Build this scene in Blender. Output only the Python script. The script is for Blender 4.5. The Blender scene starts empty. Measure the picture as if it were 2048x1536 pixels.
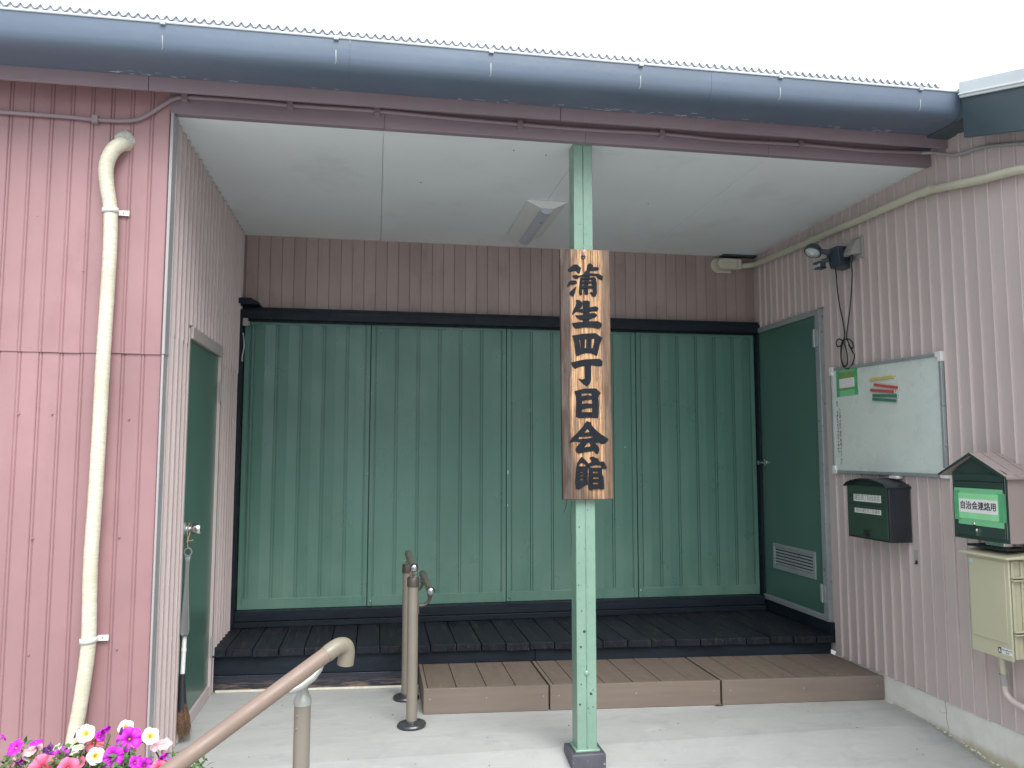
import bpy, bmesh, math, random
from mathutils import Vector, Matrix
random.seed(7)
S = bpy.context.scene
COL = S.collection
R = math.radians

# ------------------------------------------------------------------ camera
cam_d = bpy.data.cameras.new('camera'); cam = bpy.data.objects.new('camera', cam_d); COL.objects.link(cam)
cam_d.sensor_fit = 'HORIZONTAL'; cam_d.sensor_width = 36.0; cam_d.lens = 1581.1 / 2048 * 36.0
cam_d.clip_start = 0.05; cam_d.clip_end = 800
yaw, pitch, roll = R(9.7493), R(5.0564), R(0.033)
fwd = Vector((math.sin(yaw) * math.cos(pitch), math.cos(yaw) * math.cos(pitch), math.sin(pitch)))
rt = Vector((math.cos(yaw), -math.sin(yaw), 0)); up = rt.cross(fwd)
r2 = rt * math.cos(roll) + up * math.sin(roll); u2 = up * math.cos(roll) - rt * math.sin(roll)
mw = Matrix((r2, u2, -fwd)).transposed().to_4x4(); mw.translation = Vector((1.0039, -3.9128, 1.5))
cam.matrix_world = mw
S.camera = cam

# ------------------------------------------------------------------ sky, sun, exposure
SUN_EL, SUN_AZ = 48.0, 168.0          # azimuth clockwise from +Y: high, behind the viewer
w = bpy.data.worlds.new('World'); S.world = w; w.use_nodes = True
nt = w.node_tree; nt.nodes.clear()
out = nt.nodes.new('ShaderNodeOutputWorld'); bg = nt.nodes.new('ShaderNodeBackground')
sky = nt.nodes.new('ShaderNodeTexSky'); sky.sky_type = 'NISHITA'; sky.sun_disc = False
sky.sun_elevation = R(SUN_EL); sky.sun_rotation = R(SUN_AZ); sky.air_density = 1.0; sky.dust_density = 4.0; sky.ozone_density = 1.0
hs = nt.nodes.new('ShaderNodeHueSaturation'); hs.inputs['Saturation'].default_value = 0.16
mx = nt.nodes.new('ShaderNodeMix'); mx.data_type = 'RGBA'; mx.inputs[0].default_value = 0.72
mx.inputs[7].default_value = (6.6, 7.1, 7.6, 1)     # closed cloud deck
nt.links.new(sky.outputs[0], hs.inputs['Color']); nt.links.new(hs.outputs[0], mx.inputs[6])
# overcast sky: brightest overhead, one third of that at the horizon (CIE overcast law)
tcw = nt.nodes.new('ShaderNodeTexCoord'); sz_ = nt.nodes.new('ShaderNodeSeparateXYZ'); nt.links.new(tcw.outputs['Generated'], sz_.inputs[0])
mr = nt.nodes.new('ShaderNodeMapRange'); mr.inputs[1].default_value = 0; mr.inputs[2].default_value = 1; mr.inputs[3].default_value = .66; mr.inputs[4].default_value = 1.6
nt.links.new(sz_.outputs[2], mr.inputs[0]); vm = nt.nodes.new('ShaderNodeVectorMath'); vm.operation = 'SCALE'
nt.links.new(mx.outputs[2], vm.inputs[0]); nt.links.new(mr.outputs[0], vm.inputs['Scale'])
nt.links.new(vm.outputs[0], bg.inputs['Color']); bg.inputs['Strength'].default_value = 0.10
nt.links.new(bg.outputs[0], out.inputs['Surface'])
sd = bpy.data.lights.new('sun', 'SUN'); sun = bpy.data.objects.new('sun', sd); COL.objects.link(sun)
sd.energy = 1.5; sd.angle = R(38); sd.color = (1.0, 0.98, 0.95)
sdir = Vector((math.sin(R(SUN_AZ)) * math.cos(R(SUN_EL)), math.cos(R(SUN_AZ)) * math.cos(R(SUN_EL)), math.sin(R(SUN_EL))))
sun.rotation_euler = sdir.to_track_quat('Z', 'Y').to_euler()
S.view_settings.view_transform = 'Standard'; S.view_settings.look = 'None'
S.view_settings.gamma = 1.0; S.view_settings.use_curve_mapping = False
S.view_settings.exposure = 1.15

# ------------------------------------------------------------------ dimensions (metres)
XR, YB, ZC = 4.105, 2.191, 3.147      # right wall, back wall, porch ceiling

# ------------------------------------------------------------------ helpers
def world_of(o):
    m = o.matrix_basis.copy()
    return world_of(o.parent) @ o.matrix_parent_inverse @ m if o.parent else m
def adopt(o, p):
    o.parent = p; o.matrix_parent_inverse = world_of(p).inverted()
def thing(name, label, cat, loc, group=None):
    o = bpy.data.objects.new(name, None); COL.objects.link(o); o.location = loc; o.empty_display_size = .1
    o['label'] = label; o['category'] = cat
    if group: o['group'] = group
    return o
def tag(o, label, cat, group=None):
    o['label'] = label; o['category'] = cat
    if group: o['group'] = group
    return o
def instance(name, me, parent, loc=(0, 0, 0), rot=(0, 0, 0), scale=(1, 1, 1)):
    o = bpy.data.objects.new(name, me); COL.objects.link(o)
    o.location = loc; o.rotation_euler = rot; o.scale = scale
    if parent: adopt(o, parent)
    return o

class MB:
    def __init__(s): s.v = []; s.f = []; s.mi = []; s.m = 0
    def add(s, vs, fs):
        n = len(s.v); s.v += [tuple(v) for v in vs]; s.f += [tuple(i + n for i in f) for f in fs]; s.mi += [s.m] * len(fs); return s
    def box(s, x0, x1, y0, y1, z0, z1):
        return s.add([(x0, y0, z0), (x1, y0, z0), (x1, y1, z0), (x0, y1, z0), (x0, y0, z1), (x1, y0, z1), (x1, y1, z1), (x0, y1, z1)],
                     [(3, 2, 1, 0), (4, 5, 6, 7), (0, 1, 5, 4), (1, 2, 6, 5), (2, 3, 7, 6), (3, 0, 4, 7)])
    def hexa(s, a):   # eight corners, bottom ring then top ring
        return s.add(a, [(3, 2, 1, 0), (4, 5, 6, 7), (0, 1, 5, 4), (1, 2, 6, 5), (2, 3, 7, 6), (3, 0, 4, 7)])
    def prism(s, ring, d):      # planar ring extruded by vector d
        n = len(ring); a = [Vector(p) for p in ring]; b = [p + Vector(d) for p in a]
        return s.add(a + b, [tuple(range(n - 1, -1, -1)), tuple(range(n, 2 * n))] + [(i, (i + 1) % n, (i + 1) % n + n, i + n) for i in range(n)])
    def strip(s, prof, d):      # open profile extruded by vector d (a sheet)
        n = len(prof); a = [Vector(p) for p in prof]; b = [p + Vector(d) for p in a]
        return s.add(a + b, [(i, i + 1, i + 1 + n, i + n) for i in range(n - 1)])
    def tube(s, pts, r, seg=10, caps=True, flat=None):
        P = [Vector(p) for p in pts]; rr = r if isinstance(r, (list, tuple)) else [r] * len(P)
        ref = None; rings = []
        for i, p in enumerate(P):
            t = (P[min(i + 1, len(P) - 1)] - P[max(i - 1, 0)])
            t = t.normalized() if t.length > 1e-9 else Vector((0, 0, 1))
            if ref is None:
                ref = Vector((0, 0, 1)) if abs(t.z) < .9 else Vector((1, 0, 0))
            ref = (ref - t * ref.dot(t)).normalized(); b = t.cross(ref)
            rings.append([p + ref * rr[i] * math.cos(2 * math.pi * k / seg) + b * rr[i] * math.sin(2 * math.pi * k / seg) for k in range(seg)])
        vs = [v for ring in rings for v in ring]; fs = []
        for i in range(len(P) - 1):
            for k in range(seg):
                k2 = (k + 1) % seg; fs.append((i * seg + k, i * seg + k2, (i + 1) * seg + k2, (i + 1) * seg + k))
        if caps: fs += [tuple(range(seg - 1, -1, -1)), tuple(range((len(P) - 1) * seg, len(P) * seg))]
        return s.add(vs, fs)
    def lathe(s, prof, c, axis='Z', seg=20):     # prof: (radius, along)
        c = Vector(c); vs = []; fs = []
        for r, h in prof:
            for k in range(seg):
                a = 2 * math.pi * k / seg; x, y = r * math.cos(a), r * math.sin(a)
                vs.append(c + {'Z': Vector((x, y, h)), 'X': Vector((h, x, y)), 'Y': Vector((x, h, y))}[axis])
        n = len(prof)
        for i in range(n - 1):
            for k in range(seg):
                k2 = (k + 1) % seg; fs.append((i * seg + k, i * seg + k2, (i + 1) * seg + k2, (i + 1) * seg + k))
        fs += [tuple(range(seg - 1, -1, -1)), tuple(range((n - 1) * seg, n * seg))]
        return s.add(vs, fs)
    def mesh(s, name, mats, sharp=38, smooth=True):
        me = bpy.data.meshes.new(name); me.from_pydata(s.v, [], s.f)
        for m in (mats if isinstance(mats, (list, tuple)) else [mats]): me.materials.append(m)
        if len(me.materials) > 1: me.polygons.foreach_set('material_index', s.mi)
        bm = bmesh.new(); bm.from_mesh(me); bmesh.ops.recalc_face_normals(bm, faces=bm.faces); bm.to_mesh(me); bm.free()
        if smooth:
            me.polygons.foreach_set('use_smooth', [True] * len(me.polygons)); me.set_sharp_from_angle(angle=R(sharp))
        me.update(); return me
    def build(s, name, mats, parent=None, bev=0, sharp=38, smooth=True, seg=2):
        o = instance(name, s.mesh(name, mats, sharp, smooth), parent)
        if bev:
            b = o.modifiers.new('bevel', 'BEVEL'); b.width = bev; b.segments = seg; b.limit_method = 'ANGLE'; b.angle_limit = R(40); b.harden_normals = False
        return o
def arc(c, r, a0, a1, n, f):
    return [f(c[0] + r * math.cos(a0 + (a1 - a0) * i / n), c[1] + r * math.sin(a0 + (a1 - a0) * i / n)) for i in range(n + 1)]
def smooth_path(pts, n=8):
    P = [Vector(p) for p in pts]; P = [P[0] * 2 - P[1]] + P + [P[-1] * 2 - P[-2]]; o = []
    for i in range(1, len(P) - 2):
        for k in range(n):
            t = k / n; a, b, c, d = P[i - 1], P[i], P[i + 1], P[i + 2]
            o.append(.5 * ((2 * b) + (c - a) * t + (2 * a - 5 * b + 4 * c - d) * t * t + (3 * b - a - 3 * c + d) * t ** 3))
    o.append(P[-2]); return o

# ------------------------------------------------------------------ materials
def srgb(r, g, b):
    f = lambda c: (c / 255 / 12.92) if c / 255 <= .04045 else ((c / 255 + .055) / 1.055) ** 2.4
    return (f(r), f(g), f(b))
class NT:
    def __init__(s, name):
        s.m = bpy.data.materials.new(name); s.m.use_nodes = True; s.t = s.m.node_tree; s.b = s.t.nodes['Principled BSDF']
        s.pos = s.t.nodes.new('ShaderNodeNewGeometry').outputs['Position']
    def n(s, k, **kw):
        x = s.t.nodes.new(k)
        for a, b in kw.items(): setattr(x, a, b)
        return x
    def l(s, a, b): s.t.links.new(a, b)
    def mapping(s, sc=(1, 1, 1), src=None, rot=(0, 0, 0)):
        m = s.n('ShaderNodeMapping'); m.inputs['Scale'].default_value = sc; m.inputs['Rotation'].default_value = rot; s.l(src or s.pos, m.inputs['Vector']); return m.outputs[0]
    def noise(s, scale, detail=4, vec=None, rough=.55, dist=0):
        x = s.n('ShaderNodeTexNoise'); x.inputs['Scale'].default_value = scale; x.inputs['Detail'].default_value = detail
        x.inputs['Roughness'].default_value = rough; x.inputs['Distortion'].default_value = dist
        s.l(vec or s.pos, x.inputs['Vector']); return x.outputs[0]
    def ramp(s, f, p0, p1, c0=0., c1=1.):
        x = s.n('ShaderNodeMapRange'); x.inputs[1].default_value = p0; x.inputs[2].default_value = p1
        x.inputs[3].default_value = c0; x.inputs[4].default_value = c1; x.interpolation_type = 'SMOOTHSTEP'; s.l(f, x.inputs[0]); return x.outputs[0]
    def mix(s, f, a, b, mode='MIX'):
        x = s.n('ShaderNodeMix', data_type='RGBA', blend_type=mode)
        for i, v in ((0, f), (6, a), (7, b)):
            if isinstance(v, bpy.types.NodeSocket): s.l(v, x.inputs[i])
            elif i == 0: x.inputs[i].default_value = v
            else: x.inputs[i].default_value = (*v[:3], 1)
        return x.outputs[2]
    def math(s, op, a, b=0.):
        x = s.n('ShaderNodeMath', operation=op)
        for i, v in ((0, a), (1, b)):
            if isinstance(v, bpy.types.NodeSocket): s.l(v, x.inputs[i])
            else: x.inputs[i].default_value = v
        return x.outputs[0]
    def sep(s, src=None):
        x = s.n('ShaderNodeSeparateXYZ'); s.l(src or s.pos, x.inputs[0]); return x.outputs
    def rnd(s): return s.n('ShaderNodeObjectInfo').outputs['Random']
    def bump(s, h, strength=.3, dist=.01, prev=None):
        x = s.n('ShaderNodeBump'); x.inputs['Strength'].default_value = strength; x.inputs['Distance'].default_value = dist
        s.l(h, x.inputs['Height'])
        if prev: s.l(prev, x.inputs['Normal'])
        return x.outputs[0]
    def done(s, col, rough=.6, normal=None, metal=0, spec=.5, coat=0):
        b = s.b
        if isinstance(col, bpy.types.NodeSocket): s.l(col, b.inputs['Base Color'])
        else: b.inputs['Base Color'].default_value = (*col[:3], 1)
        if isinstance(rough, bpy.types.NodeSocket): s.l(rough, b.inputs['Roughness'])
        else: b.inputs['Roughness'].default_value = rough
        if normal: s.l(normal, b.inputs['Normal'])
        b.inputs['Metallic'].default_value = metal; b.inputs['Specular IOR Level'].default_value = spec
        if coat: b.inputs['Coat Weight'].default_value = coat; b.inputs['Coat Roughness'].default_value = .15
        return s.m
def paint(name, col, rough=.45, var=.10, scale=3, dirt=None, dirt_amt=.35, dscale=5, stretch=(1, 1, 1), bump=.15, bscale=45, rnd=.06, metal=0, spec=.5, bdist=.002, streak=0, coat=0, rvar=1):
    a = NT(name); mp = a.mapping(stretch)
    c = a.mix(a.ramp(a.noise(scale, 5, mp), .3, .7), tuple(x * (1 - var) for x in col), tuple(min(1, x * (1 + var)) for x in col))
    if rnd:
        k = a.ramp(a.rnd(), 0, 1, 1 - rnd, 1 + rnd); cb = a.n('ShaderNodeCombineXYZ')
        for i in range(3): a.l(k, cb.inputs[i])
        c = a.mix(1.0, c, cb.outputs[0], 'MULTIPLY')
    if dirt:
        c = a.mix(a.math('MULTIPLY', a.ramp(a.noise(dscale, 8, mp, .65), .52, .75), dirt_amt), c, dirt)
    if streak:
        s_ = a.ramp(a.noise(9, 5, a.mapping((3, 3, .25)), .6), .5, .78)
        c = a.mix(a.math('MULTIPLY', s_, streak), c, dirt or tuple(x * .5 for x in col))
    rg = a.ramp(a.noise(scale * 3, 4), .3, .7, max(.05, rough - .08), min(1, rough + .1)) if rvar else rough
    nb = a.bump(a.noise(bscale, 4), bump, bdist)
    return a.done(c, rg, nb, metal, spec, coat)

M = {}
M['pink'] = paint('pink_paint', (.335, .192, .200), .36, .10, 1.6, (.27, .14, .155), .5, 3.5, (1, 1, .5), .35, 5, .035, bdist=.012, streak=.12)
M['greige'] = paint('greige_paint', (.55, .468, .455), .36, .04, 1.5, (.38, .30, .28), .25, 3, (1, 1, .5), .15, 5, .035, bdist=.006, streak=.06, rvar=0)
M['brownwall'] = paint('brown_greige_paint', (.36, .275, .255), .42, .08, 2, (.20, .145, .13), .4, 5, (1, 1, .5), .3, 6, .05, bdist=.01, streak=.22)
M['trim'] = paint('grey_trim', (.37, .355, .36), .42, .06, 3, (.3, .28, .28), .3, 8, rnd=.02)
M['mauve'] = paint('mauve_board_paint', (.262, .20, .222), .5, .10, 2.5, (.17, .11, .12), .4, 6, (.3, 1, 1), .3, 20, .04)
M['ceil'] = paint('ceiling_board', (.80, .835, .855), .75, .03, 1.2, (.5, .5, .47), .25, 2.2, bump=.08, bscale=200, rnd=.015)
M['gutter'] = paint('blue_grey_gutter', (.112, .148, .205), .42, .10, 1.5, (.09, .14, .165), .4, 4, (.4, 1, 1), .3, 6, 0, bdist=.01)
M['roof'] = paint('grey_roof_sheet', (.62, .65, .70), .5, .1, 5, (.35, .34, .32), .4, 12, rnd=0)
M['black'] = paint('black_navy_paint', (.008, .014, .022), .5, .25, 6, (.022, .026, .04), .4, 14, (.3, 1, 3), .5, 30, .1, bdist=.004, spec=.3)
M['cream'] = paint('cream_pvc', (.56, .54, .43), .5, .05, 4, (.42, .39, .27), .3, 8, rnd=0)
M['box'] = paint('cream_plastic', (.52, .50, .36), .42, .03, 3, (.45, .42, .28), .25, 6, bump=.05, rnd=.01)
M['alu'] = paint('grey_aluminium', (.36, .39, .40), .35, .06, 6, (.2, .21, .21), .3, 20, rnd=.02, metal=.3)
M['chrome'] = paint('chrome', (.72, .72, .70), .14, .04, 6, rnd=0, metal=1, bump=.02)
M['bronze'] = paint('taupe_metal_paint', (.225, .200, .165), .38, .05, 5, (.25, .21, .17), .3, 12, rnd=.02, metal=.15)
M['dbronze'] = paint('dark_taupe_metal', (.095, .082, .072), .35, .08, 8, rnd=.03, metal=.4)
M['grip'] = paint('pink_taupe_rail_cover', (.215, .155, .125), .5, .05, 6, (.36, .25, .2), .3, 14, (1, 1, 1), .08, 80, 0)
M['elbow'] = paint('olive_taupe_plastic', (.215, .19, .145), .38, .05, 8, rnd=0, bump=.05)
M['lgrey'] = paint('light_grey_metal', (.34, .35, .325), .33, .05, 8, rnd=0, metal=.25)
M['sphere'] = paint('brushed_steel', (.42, .42, .43), .22, .04, 8, rnd=0, metal=1)
M['step'] = paint('composite_brown', (.148, .115, .092), .65, .07, 5, (.13, .095, .075), .4, 9, (6, .6, 1), .35, 60, .07, bdist=.002)
M['stepface'] = paint('composite_brown_front', (.178, .142, .117), .62, .06, 4, (.15, .11, .09), .35, 7, (.5, 1, 6), .3, 60, .04, bdist=.002)
M['doorg'] = paint('dark_green_door', (.072, .160, .127), .28, .04, 1.2, bump=.05, bscale=2.0, rnd=.02, bdist=.004, rvar=0)
M['white'] = paint('white_plastic', (.74, .75, .73), .45, .03, 6, (.5, .5, .46), .3, 12, rnd=0)
M['mblack'] = paint('black_box_coat', (.018, .022, .028), .42, .1, 6, rnd=0, bump=.2, bscale=120)
M['mgreen'] = paint('bottle_green_steel', (.030, .062, .042), .38, .06, 4, rnd=.03, bump=.06)
M['mgreen2'] = paint('slate_green_steel', (.032, .058, .050), .36, .08, 4, rnd=.03, bump=.06)
M['mbeige'] = paint('beige_mailbox_side', (.34, .285, .27), .42, .05, 3, (.33, .27, .24), .25, 6, rnd=0)
M['paper'] = paint('paper', (.80, .80, .80), .8, .03, 10, (.6, .6, .58), .25, 18, bump=.5, bscale=25, rnd=0, bdist=.003)
M['ink'] = paint('black_ink', (.02, .02, .025), .6, .2, 20, rnd=0)
M['inkgrey'] = paint('faded_grey_ink', (.20, .23, .22), .6, .2, 20, rnd=0)
M['rubber'] = paint('black_rubber', (.018, .02, .024), .5, .1, 20, rnd=0)
M['lampblue'] = paint('slate_blue_plastic', (.045, .062, .085), .4, .08, 8, rnd=0)
M['lens'] = paint('clear_grey_lens', (.45, .50, .50), .12, .2, 30, rnd=0, bump=.3, bscale=140)
M['outlet'] = paint('grey_outlet_plastic', (.36, .35, .335), .45, .05, 8, rnd=0)
M['bboard'] = paint('whiteboard_enamel', (.66, .73, .685), .3, .03, 3, (.50, .58, .53), .5, 7, (1, 1, 1), .05, 20, 0)
M['putty'] = paint('white_grey_putty', (.52, .53, .48), .85, .1, 20, (.33, .34, .32), .5, 30, bump=.9, bscale=60, rnd=0, bdist=.01)
M['mag_y'] = paint('yellow_magnet', (.62, .50, .15), .45, .06, 20, rnd=0)
M['mag_r'] = paint('red_magnet', (.52, .09, .08), .45, .06, 20, rnd=0)
M['mag_g'] = paint('green_magnet', (.05, .21, .14), .45, .06, 20, rnd=0)
M['cord'] = paint('tan_cord', (.36, .23, .13), .8, .2, 60, rnd=0)
M['horn'] = paint('grey_shoehorn', (.17, .18, .185), .35, .06, 10, rnd=0)
M['plate'] = paint('rail_foot_cover', (.075, .078, .085), .28, .06, 12, rnd=.02, metal=.5)
M['caulk'] = paint('cream_caulk', (.62, .59, .50), .7, .1, 20, (.35, .32, .26), .5, 30, rnd=0, bump=.5, bscale=60)
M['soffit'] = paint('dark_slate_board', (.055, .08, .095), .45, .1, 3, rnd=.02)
M['flash'] = paint('pale_flashing', (.62, .67, .70), .4, .04, 5, rnd=.02)
M['pebble'] = paint('leaf_litter', (.09, .06, .04), .8, .3, 30, rnd=.3)

def concrete():
    a = NT('concrete_slab'); n1 = a.noise(.9, 6, a.mapping((1, 1.6, 1)), .6, .6); n2 = a.noise(5.5, 9, a.mapping((.8, 1.5, 1), rot=(0, 0, .35)), .72, .5); n3 = a.noise(60, 4)
    c = a.mix(a.ramp(n1, .3, .72), (.35, .355, .345), (.41, .417, .405))
    c = a.mix(a.math('MULTIPLY', a.ramp(n2, .45, .70), .55), c, (.285, .297, .295))
    c = a.mix(a.math('MULTIPLY', a.ramp(a.noise(8, 8, a.mapping((.6, 1.3, 1), rot=(0, 0, -.2)), .75, .3), .56, .74), .45), c, (.51, .515, .50))
    c = a.mix(a.math('MULTIPLY', a.ramp(n3, .6, .75), .25), c, (.34, .345, .33))
    v = a.n('ShaderNodeTexVoronoi'); v.inputs['Scale'].default_value = 7; v.inputs['Randomness'].default_value = 1; a.l(a.pos, v.inputs['Vector'])
    c = a.mix(a.math('MULTIPLY', a.ramp(v.outputs['Distance'], .035, .02), .7), c, (.20, .19, .17))
    nb = a.bump(n2, .25, .006); nb = a.bump(n3, .2, .001, nb)
    return a.done(c, a.ramp(n2, .3, .7, .62, .85), nb, spec=.35)
M['concrete'] = concrete()
def found():
    a = NT('cream_rendered_foundation'); z = a.sep()[2]
    n = a.noise(7, 8, None, .65)
    c = a.mix(a.ramp(n, .35, .7), (.70, .69, .64), (.78, .77, .72))
    edge = a.math('ADD', z, a.math('MULTIPLY', a.noise(14, 6), .05))
    c = a.mix(a.math('MULTIPLY', a.ramp(edge, .045, -.01), .75), c, (.42, .37, .24))
    return a.done(c, .85, a.bump(a.noise(90, 5), .35, .003))
M['found'] = found()
def wornblack(name, wear, z0, z1):
    a = NT(name); z = a.sep()[2]
    c = a.mix(a.noise(7, 5, a.mapping((.3, 1, 4))), (.011, .014, .026), (.026, .031, .048))
    mask = a.ramp(z, z1, z0) if z1 > z0 else None
    sp = a.ramp(a.noise(22, 9, a.mapping((.22, 1, 2.4)), .72), .46, .56)
    m2 = a.math('MULTIPLY', sp, wear)
    if mask: m2 = a.math('MULTIPLY', m2, mask)
    c = a.mix(m2, c, a.mix(a.noise(50, 3), (.10, .062, .042), (.26, .185, .14)))
    return a.done(c, a.ramp(sp, 0, 1, .42, .8), a.bump(sp, .5, .002))
M['deckface'] = wornblack('black_board_peeling', .95, .01, .085)
def deckmat():
    a = NT('worn_black_deck_plank'); mp = a.mapping((9, .7, 1))
    n = a.noise(2.2, 9, mp, .7, .4); off = a.n('ShaderNodeVectorMath', operation='ADD'); cb = a.n('ShaderNodeCombineXYZ')
    a.l(a.math('MULTIPLY', a.rnd(), 31.), cb.inputs[0]); a.l(mp, off.inputs[0]); a.l(cb.outputs[0], off.inputs[1])
    n2 = a.noise(1.6, 8, off.outputs[0], .65)
    c = a.mix(a.ramp(n2, .3, .7), (.005, .0075, .013), (.014, .018, .026))
    c = a.mix(a.math('MULTIPLY', a.ramp(a.noise(5, 9, off.outputs[0], .75), .52, .68), .6), c, (.055, .045, .036))
    y = a.sep()[1]; ed = a.ramp(a.math('ADD', y, a.math('MULTIPLY', a.noise(30, 5), .06)), 1.27, 1.20)
    c = a.mix(a.math('MULTIPLY', a.ramp(a.noise(30, 6, mp), .6, .68), .5), c, (.17, .12, .085))
    return a.done(c, a.ramp(n2, .3, .7, .5, .7), a.bump(n, .5, .003), spec=.2)
M['deck'] = deckmat()
def shutter():
    a = NT('green_shutter_paint'); n1 = a.noise(1.1, 5, a.mapping((1, 1, .5)))
    c = a.mix(a.ramp(n1, .3, .7), (.083, .190, .150), (.100, .220, .176))
    tc = a.n('ShaderNodeTexCoord').outputs['Object']; x = a.sep(tc)[0]
    k = a.ramp(a.rnd(), 0, 1, .95, 1.05); cb = a.n('ShaderNodeCombineXYZ')
    for i in range(3): a.l(k, cb.inputs[i])
    c = a.mix(1., c, cb.outputs[0], 'MULTIPLY')
    c = a.mix(a.math('MULTIPLY', a.ramp(a.noise(6, 8, None, .7), .62, .74), .3), c, (.17, .29, .24))
    c = a.mix(a.math('MULTIPLY', a.math('MULTIPLY', a.ramp(a.sep()[2], 1.1, .4), a.ramp(a.noise(4, 7, a.mapping((1, 1, .5)), .65), .3, .7)), .4), c, (.20, .30, .245))
    nb = a.bump(a.noise(2.3, 3, a.mapping((1, 1, .6))), .45, .025); nb = a.bump(a.ramp(a.noise(4.5, 2, a.mapping((1, 1, 1.4)), .5, .3), .66, .76), .08, .004, nb); nb = a.bump(a.noise(60, 4), .08, .001, nb)
    return a.done(c, a.ramp(a.noise(4, 5), .3, .7, .26, .46), nb)
M['green'] = shutter()
def postmat():
    a = NT('pale_green_post_paint'); n1 = a.noise(3, 5)
    c = a.mix(a.ramp(n1, .3, .7), (.175, .29, .225), (.205, .33, .26))
    c = a.mix(a.math('MULTIPLY', a.ramp(a.noise(16, 8, a.mapping((1, 1, .35)), .7), .6, .7), .35), c, (.16, .33, .27))
    v = a.n('ShaderNodeTexVoronoi'); v.inputs['Scale'].default_value = 15; a.l(a.mapping((1.2, 1, .8)), v.inputs['Vector'])
    r_ = a.math('MULTIPLY', a.ramp(v.outputs['Distance'], .085, .06), a.ramp(a.noise(3.1, 2), .46, .56))
    r_ = a.math('MULTIPLY', r_, a.ramp(a.sep()[2], 1.3, 1.1))
    c = a.mix(r_, c, (.018, .012, .012))
    nb = a.bump(a.noise(28, 5, a.mapping((1, 1, .6)), .5, .4), .5, .006); nb = a.bump(r_, -.4, .004, nb)
    return a.done(c, .27, nb, spec=.55)
M['post'] = postmat()
def ductmat():
    a = NT('cream_wrapped_tape'); z = a.sep()[2]
    w_ = a.noise(42, 5, a.mapping((.5, .5, 3.4)), .6, 1.2)
    c = a.mix(a.ramp(w_, .35, .65), (.57, .545, .425), (.70, .68, .56))
    c = a.mix(a.math('MULTIPLY', a.ramp(a.noise(3.3, 6), .5, .7), .35), c, (.46, .43, .28))
    return a.done(c, .42, a.bump(w_, .5, .003))
M['duct'] = ductmat()
def signwood():
    a = NT('charred_sign_wood'); tc = a.n('ShaderNodeTexCoord').outputs['Object']; sx, sy, sz = a.sep(tc)
    g = a.noise(5, 10, a.mapping((26, 20, .55), tc), .72, .5); f = a.noise(9, 9, a.mapping((60, 40, .8), tc), .75, .3)
    c = a.mix(a.ramp(g, .36, .60), (.24, .10, .04), (.80, .49, .26))
    c = a.mix(a.math('MULTIPLY', a.ramp(f, .47, .60), .85), c, (.040, .022, .016))
    edge = a.math('ADD', sx, a.math('MULTIPLY', a.math('SUBTRACT', a.noise(2.2, 5, a.mapping((1, 1, 1.2), tc)), .5), .06))
    dl = a.ramp(edge, -.066, -.088); dr = a.ramp(edge, .066, .098)
    low = a.ramp(a.math('ADD', sz, a.math('MULTIPLY', edge, 1.9)), -.45, -.66)
    dk = a.math('MAXIMUM', a.math('MAXIMUM', dl, a.math('MULTIPLY', dr, .8)), a.math('MULTIPLY', low, .85))
    dark = a.mix(a.ramp(f, .35, .65), (.012, .008, .008), a.mix(a.ramp(a.noise(6, 5, a.mapping((6, 1, 1), tc)), .4, .6), (.070, .040, .034), (.13, .11, .105)))
    sc_ = a.ramp(a.noise(3.0, 7, a.mapping((5, 1, .8), tc), .7), .46, .62)
    dk = a.math('MAXIMUM', dk, a.math('MULTIPLY', sc_, .7))
    c = a.mix(a.math('MULTIPLY', dk, .95), c, dark)
    return a.done(c, .68, a.bump(f, .7, .003, a.bump(g, .6, .004)))
M['signwood'] = signwood()
M['char'] = paint('charred_ink', (.009, .012, .018), .7, .3, 40, (.035, .035, .04), .5, 60, (3, 1, .3), .8, 90, 0, bdist=.002, spec=.2)
def tapemat():
    a = NT('green_masking_tape')
    c = a.mix(a.noise(12, 4), (.17, .50, .25), (.22, .60, .31)); return a.done(c, .5, a.bump(a.noise(60, 4), .2, .002))
M['tape'] = tapemat()
M['tape2'] = paint('green_tape_double', (.10, .40, .19), .5, .08, 14, rnd=0)
M['tapelight'] = paint('bright_green_tape_on_paper', (.30, .72, .36), .5, .06, 14, rnd=0)
M['tapeolive'] = paint('olive_green_tape', (.20, .34, .11), .5, .1, 14, rnd=0)
def leafm():
    a = NT('petunia_leaf'); c = a.mix(a.rnd(), (.09, .16, .045), (.17, .25, .09)); c = a.mix(a.noise(25, 4), c, (.07, .13, .05))
    m = a.done(c, .6); a.b.inputs['Transmission Weight'].default_value = 0; a.b.inputs['Subsurface Weight'].default_value = .1; return m
M['leaf'] = leafm()
def petal(name, c0, c1, vein, core=None, cr=.22, vamt=.5):
    a = NT(name); tc = a.n('ShaderNodeTexCoord').outputs['Object']; x, y, z = a.sep(tc)
    ln = a.n('ShaderNodeVectorMath', operation='LENGTH'); a.l(tc, ln.inputs[0]); r = ln.outputs['Value']
    ang = a.math('ARCTAN2', y, x)
    vn = a.ramp(a.math('ABSOLUTE', a.math('SINE', a.math('MULTIPLY', ang, 2.5))), .16, .0)
    vn2 = a.ramp(a.math('SINE', a.math('MULTIPLY', ang, 40)), .4, 1.)
    c = a.mix(a.ramp(r, .2, 1.), c0, c1)
    c = a.mix(a.math('MULTIPLY', a.math('MAXIMUM', vn, a.math('MULTIPLY', vn2, .3)), vamt), c, vein)
    if core: c = a.mix(a.ramp(r, cr + .22, cr), c, core)
    m = a.done(c, .55, None); a.b.inputs['Subsurface Weight'].default_value = .15; a.b.inputs['Subsurface Radius'].default_value = (.01, .01, .01); return m
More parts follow.
